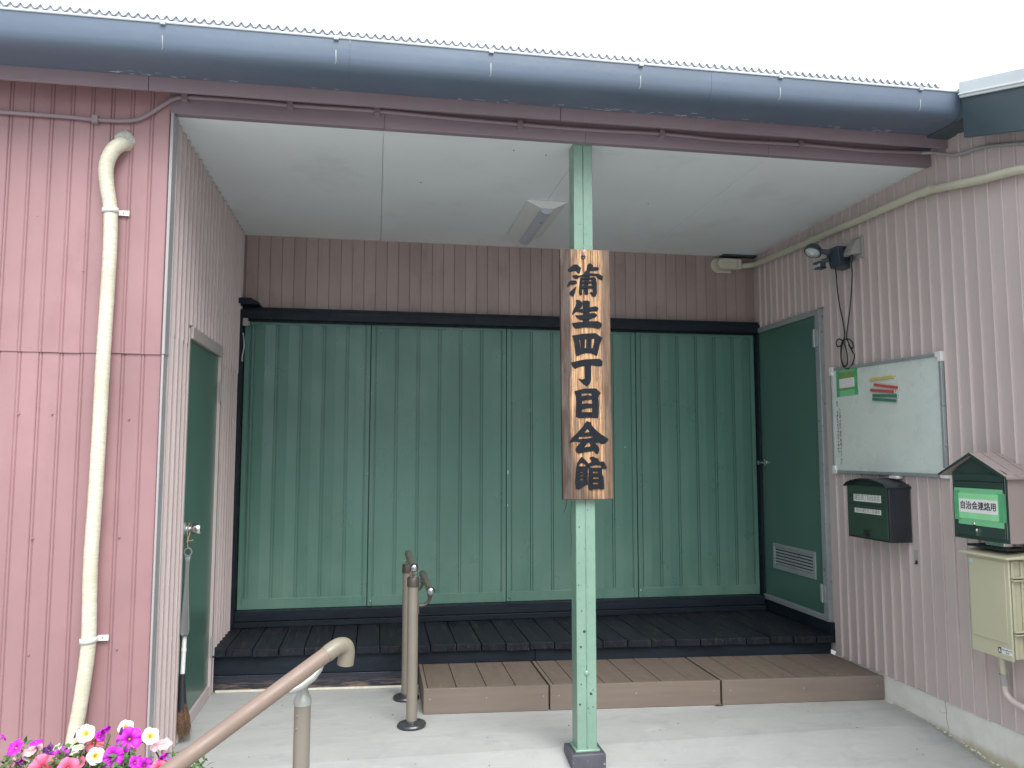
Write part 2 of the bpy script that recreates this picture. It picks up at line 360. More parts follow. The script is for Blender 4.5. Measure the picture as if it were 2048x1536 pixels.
M['p_m'] = petal('magenta_petal', (.42, .005, .40), (.58, .012, .62), (.18, .0, .17), (.15, .0, .16), .12)
M['p_hp'] = petal('hot_pink_petal', (.62, .06, .15), (.78, .17, .30), (.50, .03, .10), (.45, .05, .08), .12)
M['p_p'] = petal('rose_petal', (.66, .16, .20), (.76, .27, .33), (.5, .06, .12), (.40, .06, .05), .12)
M['p_lp'] = petal('pale_pink_petal', (.75, .38, .42), (.80, .50, .53), (.65, .2, .28), (.7, .5, .2), .12)
M['p_w'] = petal('white_petal', (.80, .80, .60), (.84, .84, .79), (.70, .72, .45), (.70, .58, .06), .25, .35)
M['p_dp'] = petal('dark_purple_petal', (.06, .01, .10), (.13, .02, .18), (.03, .0, .05), None)
M['throat'] = paint('yellow_green_throat', (.45, .42, .10), .5, .1, 30, rnd=0)
M['soil'] = paint('potting_soil', (.035, .025, .018), .95, .4, 40, rnd=0, bump=1., bscale=50, bdist=.02)
M['trough'] = paint('brown_planter', (.20, .12, .08), .6, .08, 6, rnd=0)
M['asphalt'] = paint('forecourt_asphalt', (.27, .27, .265), .9, .12, 2, (.09, .09, .09), .4, 8, bump=.8, bscale=120, rnd=0, bdist=.004)
M['bristle'] = paint('brown_bristle', (.13, .075, .04), .8, .45, 90, (.05, .03, .02), .6, 120, rnd=.3)
GLYPHS = {
'kama': [[(1.97,2.451),(2.001,2.478),(2.02,2.478),(2.04,2.461),(2.032,2.433),(2.021,2.435),(2.012,2.446),(1.981,2.441),(1.972,2.443)],[(2.093,2.467),(2.126,2.47),(2.137,2.465),(2.13,2.453),(2.09,2.45)],[(2.077,2.482),(2.09,2.488),(2.105,2.477),(2.098,2.463),(2.085,2.443),(2.085,2.413),(2.078,2.388),(2.076,2.361),(2.077,2.324),(2.058,2.322),(2.056,2.371),(2.059,2.412),(2.058,2.44),(2.07,2.451)],[(1.992,2.418),(2.012,2.424),(2.031,2.419),(2.023,2.405),(2.006,2.405)],[(2.028,2.419),(2.059,2.43),(2.092,2.435),(2.131,2.434),(2.156,2.422),(2.155,2.41),(2.151,2.401),(2.131,2.412),(2.12,2.423),(2.092,2.424),(2.059,2.42),(2.031,2.414)],[(2.036,2.41),(2.05,2.412),(2.047,2.393),(2.045,2.371),(2.043,2.321),(2.032,2.318),(2.029,2.337),(2.032,2.378)],[(2.095,2.412),(2.117,2.413),(2.121,2.382),(2.122,2.33),(2.116,2.316),(2.102,2.314),(2.087,2.331),(2.091,2.338),(2.103,2.334),(2.099,2.381)],[(2.036,2.389),(2.103,2.393),(2.103,2.384),(2.036,2.378)],[(2.036,2.366),(2.103,2.37),(2.103,2.358),(2.036,2.354)],[(2.036,2.41),(2.114,2.414),(2.114,2.406),(2.036,2.401)],[(1.971,2.379),(1.984,2.392),(2.011,2.393),(2.018,2.382),(2.006,2.376),(1.981,2.375),(1.967,2.362)],[(2.014,2.363),(2.007,2.342),(1.998,2.312),(1.983,2.319),(1.978,2.33),(1.992,2.344)]],
'sei': [[(2.049,2.29),(2.076,2.29),(2.084,2.285),(2.079,2.178),(2.049,2.177),(2.05,2.229)],[(2.013,2.292),(2.03,2.291),(2.045,2.278),(2.041,2.261),(2.03,2.247),(2.007,2.228),(1.991,2.215),(1.999,2.238),(2.01,2.26),(2.016,2.277)],[(2.019,2.242),(2.049,2.245),(2.08,2.254),(2.116,2.262),(2.131,2.253),(2.125,2.237),(2.102,2.239),(2.079,2.234),(2.046,2.229),(2.016,2.232)],[(2.007,2.211),(2.046,2.214),(2.079,2.223),(2.113,2.226),(2.124,2.216),(2.113,2.206),(2.079,2.195),(2.046,2.189),(2.021,2.198)],[(1.991,2.17),(2.035,2.176),(2.079,2.181),(2.129,2.184),(2.147,2.172),(2.146,2.158),(2.133,2.147),(2.101,2.153),(2.057,2.153),(2.007,2.145),(1.997,2.157)]],
'shi': [[(1.991,2.105),(2.048,2.116),(2.113,2.121),(2.149,2.099),(2.146,2.088),(2.11,2.095),(2.048,2.09),(2.004,2.08)],[(1.994,2.101),(2.026,2.089),(2.029,2.059),(2.036,2.014),(2.013,2.001),(2.006,2.043),(2.001,2.08)],[(2.11,2.098),(2.149,2.096),(2.135,2.065),(2.123,2.016),(2.12,2.007),(2.097,2.015),(2.105,2.061)],[(2.01,2.034),(2.063,2.042),(2.122,2.04),(2.122,2.007),(2.097,2.017),(2.063,2.019),(2.035,2.012),(2.013,2.001)],[(2.035,2.093),(2.056,2.093),(2.054,2.035),(2.038,2.035)],[(2.068,2.097),(2.091,2.097),(2.088,2.036),(2.064,2.036)]],
'cho': [[(1.984,1.966),(2.016,1.974),(2.059,1.983),(2.134,1.987),(2.15,1.975),(2.148,1.954),(2.137,1.952),(2.096,1.956),(2.056,1.952),(2.025,1.946),(2.005,1.936),(1.991,1.95)],[(2.056,1.96),(2.087,1.96),(2.088,1.882),(2.08,1.861),(2.068,1.847),(2.046,1.86),(2.031,1.875),(2.023,1.884),(2.04,1.878),(2.057,1.886)]],
'me': [[(2.001,1.819),(2.052,1.832),(2.114,1.834),(2.139,1.812),(2.128,1.798),(2.095,1.81),(2.046,1.811),(2.015,1.8)],[(2.001,1.817),(2.035,1.806),(2.038,1.773),(2.036,1.713),(2.023,1.686),(2.009,1.689),(2.011,1.758),(2.009,1.797)],[(2.092,1.81),(2.135,1.807),(2.124,1.792),(2.127,1.744),(2.123,1.687),(2.094,1.693),(2.095,1.759)],[(2.011,1.708),(2.051,1.712),(2.122,1.711),(2.123,1.685),(2.076,1.687),(2.02,1.685)],[(2.035,1.792),(2.07,1.8),(2.095,1.795),(2.095,1.78),(2.061,1.778),(2.035,1.771)],[(2.034,1.753),(2.07,1.757),(2.095,1.754),(2.095,1.738),(2.057,1.734),(2.034,1.728)]],
'kai': [[(2.054,1.654),(2.064,1.666),(2.086,1.66),(2.087,1.645),(2.067,1.629),(2.046,1.605),(2.017,1.58),(2.005,1.566),(1.973,1.559),(1.988,1.582),(2.017,1.608),(2.043,1.636)],[(2.067,1.633),(2.087,1.659),(2.089,1.645),(2.113,1.619),(2.142,1.597),(2.176,1.576),(2.174,1.569),(2.159,1.555),(2.142,1.552),(2.118,1.566),(2.095,1.591)],[(2.049,1.606),(2.084,1.611),(2.095,1.591),(2.058,1.59),(2.017,1.588)],[(2.005,1.566),(2.017,1.574),(2.06,1.577),(2.107,1.586),(2.124,1.56),(2.083,1.56),(2.037,1.56)],[(2.037,1.563),(2.069,1.563),(2.051,1.538),(2.045,1.532),(2.083,1.538),(2.101,1.518),(2.051,1.511),(2.021,1.504),(2.009,1.512),(2.005,1.524),(2.011,1.535)],[(2.075,1.563),(2.098,1.563),(2.124,1.535),(2.128,1.524),(2.121,1.504),(2.112,1.503),(2.095,1.524)]],
'kan': [[(2.028,1.476),(2.036,1.486),(2.048,1.476),(2.071,1.451),(2.074,1.44),(2.062,1.437),(2.045,1.454),(2.03,1.454),(2.016,1.437),(2.009,1.426),(2.013,1.454)],[(2.009,1.437),(2.026,1.44),(2.024,1.348),(2.021,1.323),(2.006,1.326),(2.002,1.362)],[(2.046,1.437),(2.069,1.44),(2.065,1.39),(2.067,1.348),(2.047,1.34)],[(2.01,1.437),(2.068,1.437),(2.068,1.412),(2.01,1.409)],[(2.01,1.403),(2.068,1.406),(2.068,1.395),(2.01,1.392)],[(2.01,1.386),(2.066,1.39),(2.066,1.377),(2.01,1.374)],[(2.007,1.366),(2.066,1.369),(2.067,1.348),(2.044,1.337),(2.018,1.322),(2.005,1.332)],[(2.078,1.483),(2.094,1.486),(2.121,1.476),(2.129,1.459),(2.094,1.455)],[(2.065,1.448),(2.083,1.457),(2.123,1.459),(2.152,1.461),(2.167,1.431),(2.164,1.426),(2.143,1.427),(2.138,1.444),(2.109,1.446),(2.082,1.44),(2.074,1.423)],[(2.074,1.429),(2.094,1.431),(2.093,1.321),(2.076,1.32),(2.07,1.326)],[(2.082,1.43),(2.14,1.431),(2.14,1.414),(2.094,1.413)],[(2.12,1.431),(2.142,1.431),(2.14,1.386),(2.12,1.387)],[(2.094,1.402),(2.14,1.403),(2.146,1.385),(2.094,1.384)],[(2.134,1.389),(2.147,1.388),(2.151,1.325),(2.139,1.322),(2.126,1.325),(2.122,1.373)],[(2.093,1.373),(2.149,1.375),(2.15,1.359),(2.093,1.357)],[(2.082,1.346),(2.151,1.347),(2.151,1.325),(2.081,1.323)]],
}

# ================================================================== ground
mb = MB(); mb.box(-400, 400, -400, 400, -.60, -.40)
o = mb.build('ground', M['asphalt'], smooth=False); o['kind'] = 'structure'
mb = MB()       # porch slab: flat under the canopy, then falling gently towards the road
prof = [(2.25, 0), (.45, 0), (.22, -.010), (0, -.048), (-.30, -.085), (-3.2, -.30), (-9.0, -.385)]
mb.strip([(-6, y, z) for y, z in prof] , (15, 0, 0))
mb.prism([(-6, 2.25, 0), (-6, 2.25, -.5), (-6, -9, -.5), (-6, -9, -.385), (-6, -3.2, -.3), (-6, -.3, -.085), (-6, 0, -.048), (-6, .22, -.010), (-6, .45, 0)], (.01, 0, 0))
o = mb.build('concrete_pavement', M['concrete'], smooth=False); o['kind'] = 'structure'

# ================================================================== siding
def board_mesh(name, w_, h, mat, axis, g=.012, dp=.010, crown=.0015, style='groove'):
    """one siding board: flat pan with folded joints; local u = across, z = up; 'n' faces outwards"""
    if style == 'rib':      # standing seam: the narrow face at u=0 looks out of the porch
        h_ = dp; g = .0075
        pr = [(0, -.004), (.0002, h_ * .80), (.0030, h_), (g - .003, h_), (g, h_ * .7), (g + .0050, .0), (w_ * .5, crown * .6), (w_, -.001)]
    elif style == 'double':
        pr = [(0, -.0035), (.004, 0), (.0105, .0004), (.0140, -.0042), (.0180, 0), (w_ * .5, crown), (w_ - .004, 0), (w_, -.0035)]
    else: pr = [(0, -dp), (g * .30, -dp), (g * .62, -.0015), (g * .8, 0), (w_ * .5, crown), (w_ - g * .25, 0), (w_ - g * .05, -.002), (w_, -dp)]
    f = {'y-': lambda u, n: (u, -n, 0), 'x+': lambda u, n: (n, u, 0), 'x-': lambda u, n: (-n, u, 0)}[axis]
    m = MB(); m.strip([f(u, n) for u, n in pr], (0, 0, h)); m.add([f(u, n) for u, n in pr], [tuple(range(8))]); m.add([(a, b, h) for a, b, c in [f(u, n) for u, n in pr]], [tuple(range(8))])
    return m.mesh(name, mat, sharp=20)

# --- pink front wall, left of the porch
pw = thing('pink_siding_wall', 'pink painted metal siding wall left of the recessed porch, two tiers of boards', 'wall', (-1.5, 0, 0))
m = MB(); m.box(-4.0, -.003, .014, .10, -.3, 3.35); m.build('wall_backing', M['pink'], pw)
P = .0885
up_m = board_mesh('siding_board', P, 1.33, M['pink'], 'y-', style='double')
lo_m = board_mesh('siding_board', P, 2.06, M['pink'], 'y-', style='double')
for k in range(44):
    x = .003 - (k + 1) * P
    j = random.uniform(-.0008, .0008)
    instance('siding_board', up_m, pw, (x, -.003 + j, 1.965 + random.uniform(-.002, .003)), (R(random.uniform(-.05, .05)), 0, R(random.uniform(-.6, .6))))
    instance('siding_board', lo_m, pw, (x + .002, .003 - j, -.09), (R(random.uniform(-.05, .05)), 0, R(random.uniform(-.7, .7))))
m = MB()
for xx, zz in [(-.595, 1.68), (-.455, 1.68), (-.125, 1.66), (-.51, 1.12), (-.145, 1.12), (-.50, .61), (-.135, .62), (-.56, 1.985), (-.40, 1.985), (-.31, 1.985), (-.22, 1.985), (-.12, 1.985), (-.05, 1.985), (-.29, 2.74), (-.56, 2.6), (-.35, 2.35)]:
    m.lathe([(.0045, .004), (.0045, -.001), (.003, -.003), (.0005, -.0035)], (xx, -.002, zz), 'Y', 8)
o = m.build('rivet', M['pink'], pw); o['kind'] = 'stuff'
# grey corner trim (two lengths lapped like the boards)
m = MB()
for z0, z1, o_ in ((1.965, 3.135, .004), (-.10, 1.966, 0.)):
    m.box(.0145 , .0185 + o_, -.008 - o_, .062, z0, z1); m.box(.009, .0185 + o_, -.012 - o_, -.008 - o_, z0, z1)
    m.box(.0145, .023 + o_, .062, .068, z0, z1)
m.build('corner_trim', M['trim'], pw, bev=.0015)

# --- left side wall of the porch (faces +x)
lw = thing('left_porch_wall', 'narrow ribbed beige-pink siding wall on the left side of the porch, holding a green door', 'wall', (0, 1.1, 0))
m = MB(); m.box(-.10, -.001, .075, .52, -.05, 3.15); m.box(-.10, -.001, 1.41, 2.30, -.05, 3.15); m.box(-.10, -.001, .52, 1.41, 2.17, 3.15)
m.build('wall_backing', M['greige'], lw)
P = .092; n = 0; y = .068
lm = {}
def lboard(z0, z1):
    k = (round(z0, 2), round(z1, 2))
    if k not in lm: lm[k] = board_mesh('siding_board', P, z1 - z0, M['greige'], 'x+', dp=.0125, style='rib')
    return lm[k]
while y < 2.15:
    in_door = y + P > .58 and y < 1.40
    off = .008 + random.uniform(-.001, .001)
    if in_door: instance('siding_board', lboard(2.19, 3.14), lw, (off, y, 2.19), (0, 0, R(random.uniform(-.8, .8))))
    else:
        instance('siding_board', lboard(2.08, 3.14), lw, (off, y, 2.08), (0, 0, R(random.uniform(-.8, .8))))
        instance('siding_board', lboard(.0, 2.09), lw, (off - .003, y, .005), (0, R(random.uniform(-.06, .06)), R(random.uniform(-.9, .9))))
    y += P

# --- back wall above the shutters (faces -y)
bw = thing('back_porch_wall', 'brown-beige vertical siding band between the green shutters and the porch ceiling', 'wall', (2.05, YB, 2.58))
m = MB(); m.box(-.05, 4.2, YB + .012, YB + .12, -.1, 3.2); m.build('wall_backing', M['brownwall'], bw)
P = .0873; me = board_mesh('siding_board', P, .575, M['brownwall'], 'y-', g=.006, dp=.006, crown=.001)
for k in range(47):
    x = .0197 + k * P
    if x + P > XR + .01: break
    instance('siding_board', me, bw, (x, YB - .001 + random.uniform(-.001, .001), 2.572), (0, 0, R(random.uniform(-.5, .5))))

# --- right wall (faces -x), runs out towards the viewer
rw = thing('right_siding_wall', 'beige-pink vertical siding wall on the right, on a cream rendered footing', 'wall', (XR, 0, 0))
def rtop(y):    # boards stop under the sloping verge
    return min(3.30, 3.18 + .31 * (y + .43)) if y < -.42 else 3.25
m = MB()
m.prism([(XR + .014, 2.3, .16), (XR + .014, 2.3, 3.25), (XR + .014, -.41, 3.25), (XR + .014, -.421, rtop(-.421)), (XR + .014, -3.5, rtop(-3.5)), (XR + .014, -3.5, .16)], (.12, 0, 0))
m.build('wall_backing', M['greige'], rw)
P = .0915; k = 0; y = 2.15; rm = {}
while y > -3.4:
    y0 = y - P
    indoor = y0 > 1.14 and y < 2.19
    zb = 2.535 if indoor else .152
    zt = rtop(y0)
    key = (round(zb, 3), round(zt, 3))
    if key not in rm: rm[key] = board_mesh('siding_board', P, zt - zb, M['greige'], 'x-', dp=.0125, style='rib')
    # flip so that the stepped joint faces the porch mouth
    instance('siding_board', rm[key], rw, (XR + random.uniform(-.0012, .0012), y0, zb + random.uniform(-.003, .003)), (0, 0, R(random.uniform(-.7, .7))))
    y -= P
m = MB()    # rendered footing under the boards
m.prism([(XR + .006, y_, z_) for y_, z_ in ((1.163, -.01), (1.163, .150), (.10, .150), (.10, -.07))], (.11, 0, 0))
m.prism([(XR + .006, y_, z_) for y_, z_ in ((.096, -.07), (.096, .150), (-3.45, .150), (-3.45, -.4))], (.11, 0, 0))
m.build('rendered_footing', M['found'], rw, bev=.002, smooth=False)
m = MB(); random.seed(12)
for k in range(46):     # crumbled mortar along the foot
    y_ = random.uniform(-.45, .62); r_ = random.uniform(.003, .010)
    m.lathe([(r_ * .6, 0), (r_, r_ * .5), (r_ * .5, r_)], (XR + .001 - random.uniform(0, .012), y_, -.004 - max(0, .25 - y_) * .1), 'Z', 6)
cr = [(XR + .003, .10, .148), (XR + .003, .105, .12), (XR + .003, .092, .09), (XR + .003, .10, .06), (XR + .003, .085, .02), (XR + .003, .09, -.03)]
mo = m.build('mortar_crumb', M['caulk'], rw); mo['kind'] = 'stuff'
m = MB(); m.tube([(XR + .0062, b, c) for a, b, c in cr], .0008, 5); m.tube([(XR + .0062, .092, .09), (XR + .0062, .13, .075), (XR + .0062, .155, .085)], .0007, 5); m.build('crack', M['pebble'], rw)
m = MB(); m.box(XR - .003, XR + .001, .262, .296, .862, .945); m.build('worn_sticker', M['outlet'], rw)
m = MB(); m.box(XR - .0045, XR - .003, .266, .284, .866, .885); m.tube([(XR - .004, .27, .89), (XR - .004, .285, .868), (XR - .004, .292, .866)], .0025, 5); m.build('printed_mark', M['ink'], rw)

# ================================================================== ceiling
pc = thing('porch_ceiling', 'flat off-white board ceiling of the recessed porch with thin panel joints', 'ceiling', (2.05, 1.1, ZC))
xs = [.0, 1.018, 2.083, 3.13, XR + .01]
for a, b in zip(xs[:-1], xs[1:]):
    m = MB(); m.box(a + .0012, b - .0012, .118, YB + .01, ZC, ZC + .012); m.build('ceiling_panel', M['ceil'], pc, bev=.001)
m = MB(); m.box(0.0, XR, .0405, .1155, ZC - .003, ZC + .012); m.build('edge_strip', M['ceil'], pc, bev=.001)
m = MB(); m.box(-.1, 4.3, .045, 2.4, ZC + .02, ZC + .05); m.build('ceiling_backing', M['ceil'], pc)
m = MB(); m.box(XR - .30, XR - .001, 2.10, YB - .012, ZC - .012, ZC - .001); m.build('dark_corner_sheet', M['soffit'], pc, bev=.001)  # thin dark slate-coloured sheet under the back right corner of the ceiling
m = MB()
for xx, yy in ((1.907, .237), (1.72, .20), (2.75, .95), (1.25, .8)): m.lathe([(.004, 0), (.003, -.003), (.0005, -.004)], (xx, yy, ZC), 'Z', 8)
o = m.build('screw_head', M['ink'], pc); o['kind'] = 'stuff'

# ceiling light
cl = thing('ceiling_light', 'white wedge-shaped batten light with a rounded diffuser on the porch ceiling', 'light', (2.08, 1.4, ZC))
m = MB(); m.prism([(1.950, 1.01, ZC - .001), (2.216, 1.01, ZC - .001), (2.216, 1.01, ZC - .008), (2.126, 1.01, ZC - .052), (2.04, 1.01, ZC - .052), (1.950, 1.01, ZC - .008)], (0, .82, 0))
m.build('housing', M['white'], cl, bev=.002)
m = MB(); m.prism(arc((2.083, ZC - .052), .042, math.pi, 2 * math.pi, 10, lambda a, b: (a, 1.025, ZC - .052 + (b - ZC + .052) * .75)), (0, .79, 0))
m.build('diffuser', paint('opal_diffuser', (.50, .52, .60), .35, .03, 5, rnd=0), cl, bev=.002)

# ================================================================== header, fascia, conduits, gutter, roof
hb = thing('header_beam', 'long mauve painted board running above the porch opening', 'beam', (2.05, 0, 3.14))
xs = [.0, 1.023, 2.07, 3.105, XR - .002]
for a, b in zip(xs[:-1], xs[1:]):
    m = MB(); m.box(a + .0006, b - .0006, .0, .04, 3.137, 3.32); m.build('header_board', M['mauve'], hb, bev=.0015)
fb = thing('fascia_board', 'mauve fascia strip directly under the blue-grey gutter', 'fascia', (0, -.13, 3.2))
for a, b in ((-4.0, -.065), (-.062, 1.9), (1.903, 4.10)):
    m = MB(); m.box(a, b, -.140, -.122, 3.186, 3.335); m.build('fascia_length', M['mauve'], fb, bev=.0015)
m = MB(); m.box(-4, 4.10, -.121, -.001, 3.252, 3.27); m.build('soffit_board', M['mauve'], fb)

cd = thing('painted_conduit', 'thin mauve painted conduit wandering along the board under the gutter', 'conduit', (2, -.01, 3.21))
pts = [(-4, -.02, 3.085), (-2, -.02, 3.083), (-.733, -.02, 3.079), (-.45, -.02, 3.077), (-.30, -.02, 3.072), (-.17, -.02, 3.079), (-.10, -.02, 3.108), (-.03, -.02, 3.165), (.03, -.02, 3.206), (.12, -.014, 3.218), (.35, -.013, 3.219), (.60, -.013, 3.215), (.98, -.013, 3.218), (1.35, -.013, 3.209), (1.72, -.013, 3.203), (2.1, -.013, 3.200), (2.49, -.013, 3.207), (2.85, -.013, 3.196), (3.3, -.013, 3.203), (3.7, -.013, 3.196), (3.98, -.013, 3.205), (4.03, -.016, 3.203)]
m = MB(); m.tube(smooth_path(pts, 5), .0105, 10); m.build('conduit_run', M['mauve'], cd)
for x, z, yy in ((.562, 3.2155, -.013), (.985, 3.218, -.013), (1.715, 3.203, -.013), (2.485, 3.207, -.013), (3.29, 3.203, -.013), (.07, 3.214, -.017), (-.325, 3.073, -.02)):
    m = MB(); m.box(x - .014, x + .014, yy - .015, yy - .0105, z - .020, z + .017); m.box(x - .014, x + .014, yy - .0106, yy + .012, z - .020, z - .012); m.box(x - .014, x + .014, yy - .0106, yy + .012, z + .011, z + .017)
    m.build('clip', M['mauve'], cd, bev=.001)
cd2 = thing('cream_conduit', 'thin pale conduit sagging under the dark verge at the top right', 'conduit', (XR, -.3, 3.1))
m = MB(); m.tube(smooth_path([(4.032, -.016, 3.203), (4.07, -.06, 3.19), (4.088, -.14, 3.15), (4.09, -.22, 3.118), (4.09, -.33, 3.102), (4.09, -.42, 3.085), (4.09, -.55, 3.045), (4.09, -.70, 2.995), (4.09, -1.2, 2.84), (4.09, -2.2, 2.54)], 6), .0095, 10); m.build('conduit_run', M['trim'], cd2)

gt = thing('rain_gutter', 'large rounded blue-grey gutter along the roof edge, scuffed on its underside', 'gutter', (1, -.2, 3.3))
gp = [(-.142, 3.37), (-.142, 3.250)] + [(-.22, 3.243), (-.30, 3.240), (-.350, 3.243), (-.374, 3.252), (-.388, 3.268), (-.396, 3.292), (-.399, 3.335), (-.400, 3.374)]
inner = [(-.396, 3.374), (-.395, 3.335), (-.392, 3.294), (-.384, 3.272), (-.371, 3.256), (-.349, 3.247), (-.30, 3.244), (-.22, 3.247), (-.146, 3.254), (-.146, 3.37)]
for a, b in ((-4.0, .86), (.861, 2.6), (2.601, 3.972)):
    m = MB(); m.prism([(a, y_, z_ - .006 * 0) for y_, z_ in gp + inner], (b - a, 0, 0)); m.build('gutter_length', M['gutter'], gt, sharp=30)
m = MB(); m.tube([(-4, -.402, 3.376), (.8, -.402, 3.378), (3.972, -.402, 3.378)], .0055, 8); m.build('lip_bead', M['flash'], gt)
m = MB(); m.prism([(3.9725, y_, z_) for y_, z_ in gp], (.004, 0, 0)); m.build('end_cap', M['gutter'], gt)
for x in (-.68, .060, .80, 1.508, 2.238, 2.965, 3.742):
    m = MB(); m.box(x - .011, x + .011, -.412, -.396, 3.364, 3.384)
    hk = m.build('gutter_hanger', M['alu'], gt, bev=.001)
    m = MB(); m.strip([(x - .004, -.3995, 3.320), (x - .0035, -.3985, 3.303), (x - .003, -.3965, 3.285), (x - .003, -.390, 3.268), (x - .008, -.384, 3.262)], (.005, 0, 0)); m.build('drip_streak', M['alu'], hk)
m = MB(); random.seed(5)
for k in range(70):      # flaking scuffs along the underside
    cx_ = random.choice([-.25, -.02, .12, .9, 1.5, 1.95, 2.3, 2.6, 3.0, 3.4, 3.6]) + random.gauss(0, .12)
    L = random.uniform(.01, .05); y_ = -.150 - abs(random.gauss(0, .02)); z_ = 3.2485 - (-.142 - y_) * .09
    m.add([(cx_, y_, z_), (cx_ + L, y_ + random.uniform(-.003, .003), z_), (cx_ + L * .9, y_ - .003, z_), (cx_ + L * .2, y_ - .004, z_)], [(0, 1, 2, 3)])
o = m.build('flaking_scuff', M['flash'], gt, smooth=False); o['kind'] = 'stuff'

rf = thing('corrugated_roof', 'grey corrugated sheet roof showing its wavy edge above the gutter', 'roof', (0, -.2, 3.5))
m = MB(); pp = .0401; n = int(7.97 / pp); vs = []; fs = []
NS = 8; cnt = n * NS + 1
for j, (y_, dz) in enumerate(((-.315, 0.), (6.0, 1.17))):
    for i in range(cnt):
        vs.append((-4.0 + i * pp / NS, y_, 3.450 + dz + .0105 * math.cos(2 * math.pi * i / NS)))
for i in range(cnt - 1): fs.append((i, i + 1, i + 1 + cnt, i + cnt))
m.add(vs, fs); o = m.build('corrugated_sheet', M['roof'], rf, sharp=80); so = o.modifiers.new('thick', 'SOLIDIFY'); so.thickness = .003
m = MB(); vs = []; cnt2 = n * 4 + 1
for i in range(cnt2): vs.append((-4.0 + i * pp / 4, -.306, 3.4485 + .0105 * math.cos(math.pi * i / 2)))
for i in range(cnt2): vs.append((-4.0 + i * pp / 4, -.306, 3.405))
m.add(vs, [(i, i + 1, i + 1 + cnt2, i + cnt2) for i in range(cnt2 - 1)]); m.build('added_pale_closure', M['roof'], rf)  # pale strip added behind the wavy edge to brighten its otherwise dark openings
m = MB(); m.prism([(-4, -.121, 3.335), (-4, -.121, 3.445), (-4, 6, 4.56), (-4, 6, 3.335)], (8.1, 0, 0)); m.build('roof_deck', M['mauve'], rf, smooth=False)

vr = thing('side_wing_roof', 'right wing roof edge with pale flashing over a dark slate-green verge board', 'roof', (3.96, -.5, 3.3))
sl = .31
def vline(y_, z0): return z0 + sl * (y_ + .43)
def sloped(x_, dx, za, zb_, name, mat, bev=0):
    m = MB(); m.prism([(x_, -.425, vline(-.425, za)), (x_, -.425, vline(-.425, zb_)), (x_, -4.5, vline(-4.5, zb_)), (x_, -4.5, vline(-4.5, za))], (dx, 0, 0)); return m.build(name, M[mat], vr, bev=bev, smooth=False)
sloped(3.945, .10, 3.331, 3.415, 'pale_flashing', 'flash', .002)
m = MB(); m.tube([(3.942, -.426, vline(-.426, 3.350)), (3.942, -4.5, vline(-4.5, 3.350))], .005, 6); m.build('flashing_bead', M['white'], vr)
sloped(3.960, .02, 3.120, 3.3305, 'verge_board', 'soffit', .002)
sloped(3.981, 4.0, 3.150, 3.330, 'roof_slab', 'soffit')
m = MB(); m.box(3.974, 4.30, -.424, -.001, 3.235, 3.40); m.build('valley_board', M['soffit'], vr, bev=.002)

# ================================================================== shutters in the black frame
sh = thing('folding_shutters', 'four-leaf dark green metal folding shutters across the back of the porch', 'shutters', (2.05, YB, .37))
X = [.032, .957, 2.003, 3.058, 4.082]; Z0, Z1 = .378, 2.487; Yf = YB - .030
bm_cache = {}
for li in range(4):
    x0, x1 = X[li] + .003, X[li + 1] - .003
    m = MB(); bd = .030
    m.box(x0, x0 + bd, Yf - .004, Yf + .02, Z0, Z1); m.box(x1 - bd, x1, Yf - .004, Yf + .02, Z0, Z1)
    m.box(x0 + bd, x1 - bd, Yf - .004, Yf + .02, Z1 - .028, Z1); m.box(x0 + bd, x1 - bd, Yf - .004, Yf + .02, Z0, Z0 + .075)
    leaf = m.build('shutter_leaf', M['green'], sh, bev=.002)
    if li == 2: leaf.location.y += .004
    nb = 6; seams = [x0 + bd + (x1 - x0 - 2 * bd) * i / nb for i in range(nb + 1)]
    if li == 0: seams = [x0 + bd, .095, .267, .439, .611, .783, x1 - bd]
    for a, b in zip(seams[:-1], seams[1:]):
        wb = b - a; t = random.uniform(.8, 2.0) * (1.0 if li in (0, 3) else .6); e = .0050; g = .0070
        pr = [(0, .0005), (e, 0), (e + .0006, .010), (e + g, .010), (e + g + .0008, 0), (wb * .5, -.0022 * t), (wb * .505, -.0020 * t), (wb - e - g - .0008, .0012 * t), (wb - e - g, .010), (wb - e - .0006, .010), (wb - e, 0), (wb, .0005)]
        m = MB(); m.strip([(u, n_, 0) for u, n_ in pr], (0, 0, Z1 - Z0 - .103))
        bo = instance('shutter_board', m.mesh('shutter_board', M['green'], sharp=3), leaf, (a, Yf + .001, Z0 + .075), (0, 0, R(random.uniform(-.35, .35))))
    m = MB()
    for s_ in seams[1:-1]:
        for z in (.86, 1.435, 1.935): m.box(s_ - .0098, s_ + .0098, Yf + .0022, Yf + .012, z, z + .007)
    o = m.build('seam_tab', M['green'], leaf); o['kind'] = 'stuff'
    m = MB(); m.box(x0 - .006, x0 + .001, Yf + .012, Yf + .03, Z0, Z1); m.build('leaf_gap', M['rubber'], leaf)
m = MB(); m.prism([(.9545, Yf - .0046, .38), (.9605, Yf - .0046, .38), (.9580, Yf - .0046, 1.15), (.9565, Yf - .0046, 1.15)], (0, .0004, 0)); m.build('leaf_gap', M['rubber'], sh)
m = MB(); m.lathe([(.007, 0), (.007, -.006), (.003, -.009)], (.982, Yf - .004, .412), 'Y', 10); m.lathe([(.007, 0), (.007, -.006), (.003, -.009)], (2.03, Yf - .004, .412), 'Y', 10); o = m.build('corner_bolt', M['alu'], sh); o['kind'] = 'stuff'
m = MB(); random.seed(3)
for xx, zz, h in ((.948, 1.35, .004), (2.015, 1.345, .03), (2.012, 1.10, .012), (2.96, 1.55, .01), (3.075, .43, .012), (1.03, 2.44, .004)):
    m.box(xx - .003, xx + .004, Yf - .0056, Yf - .0042, zz, zz + h)
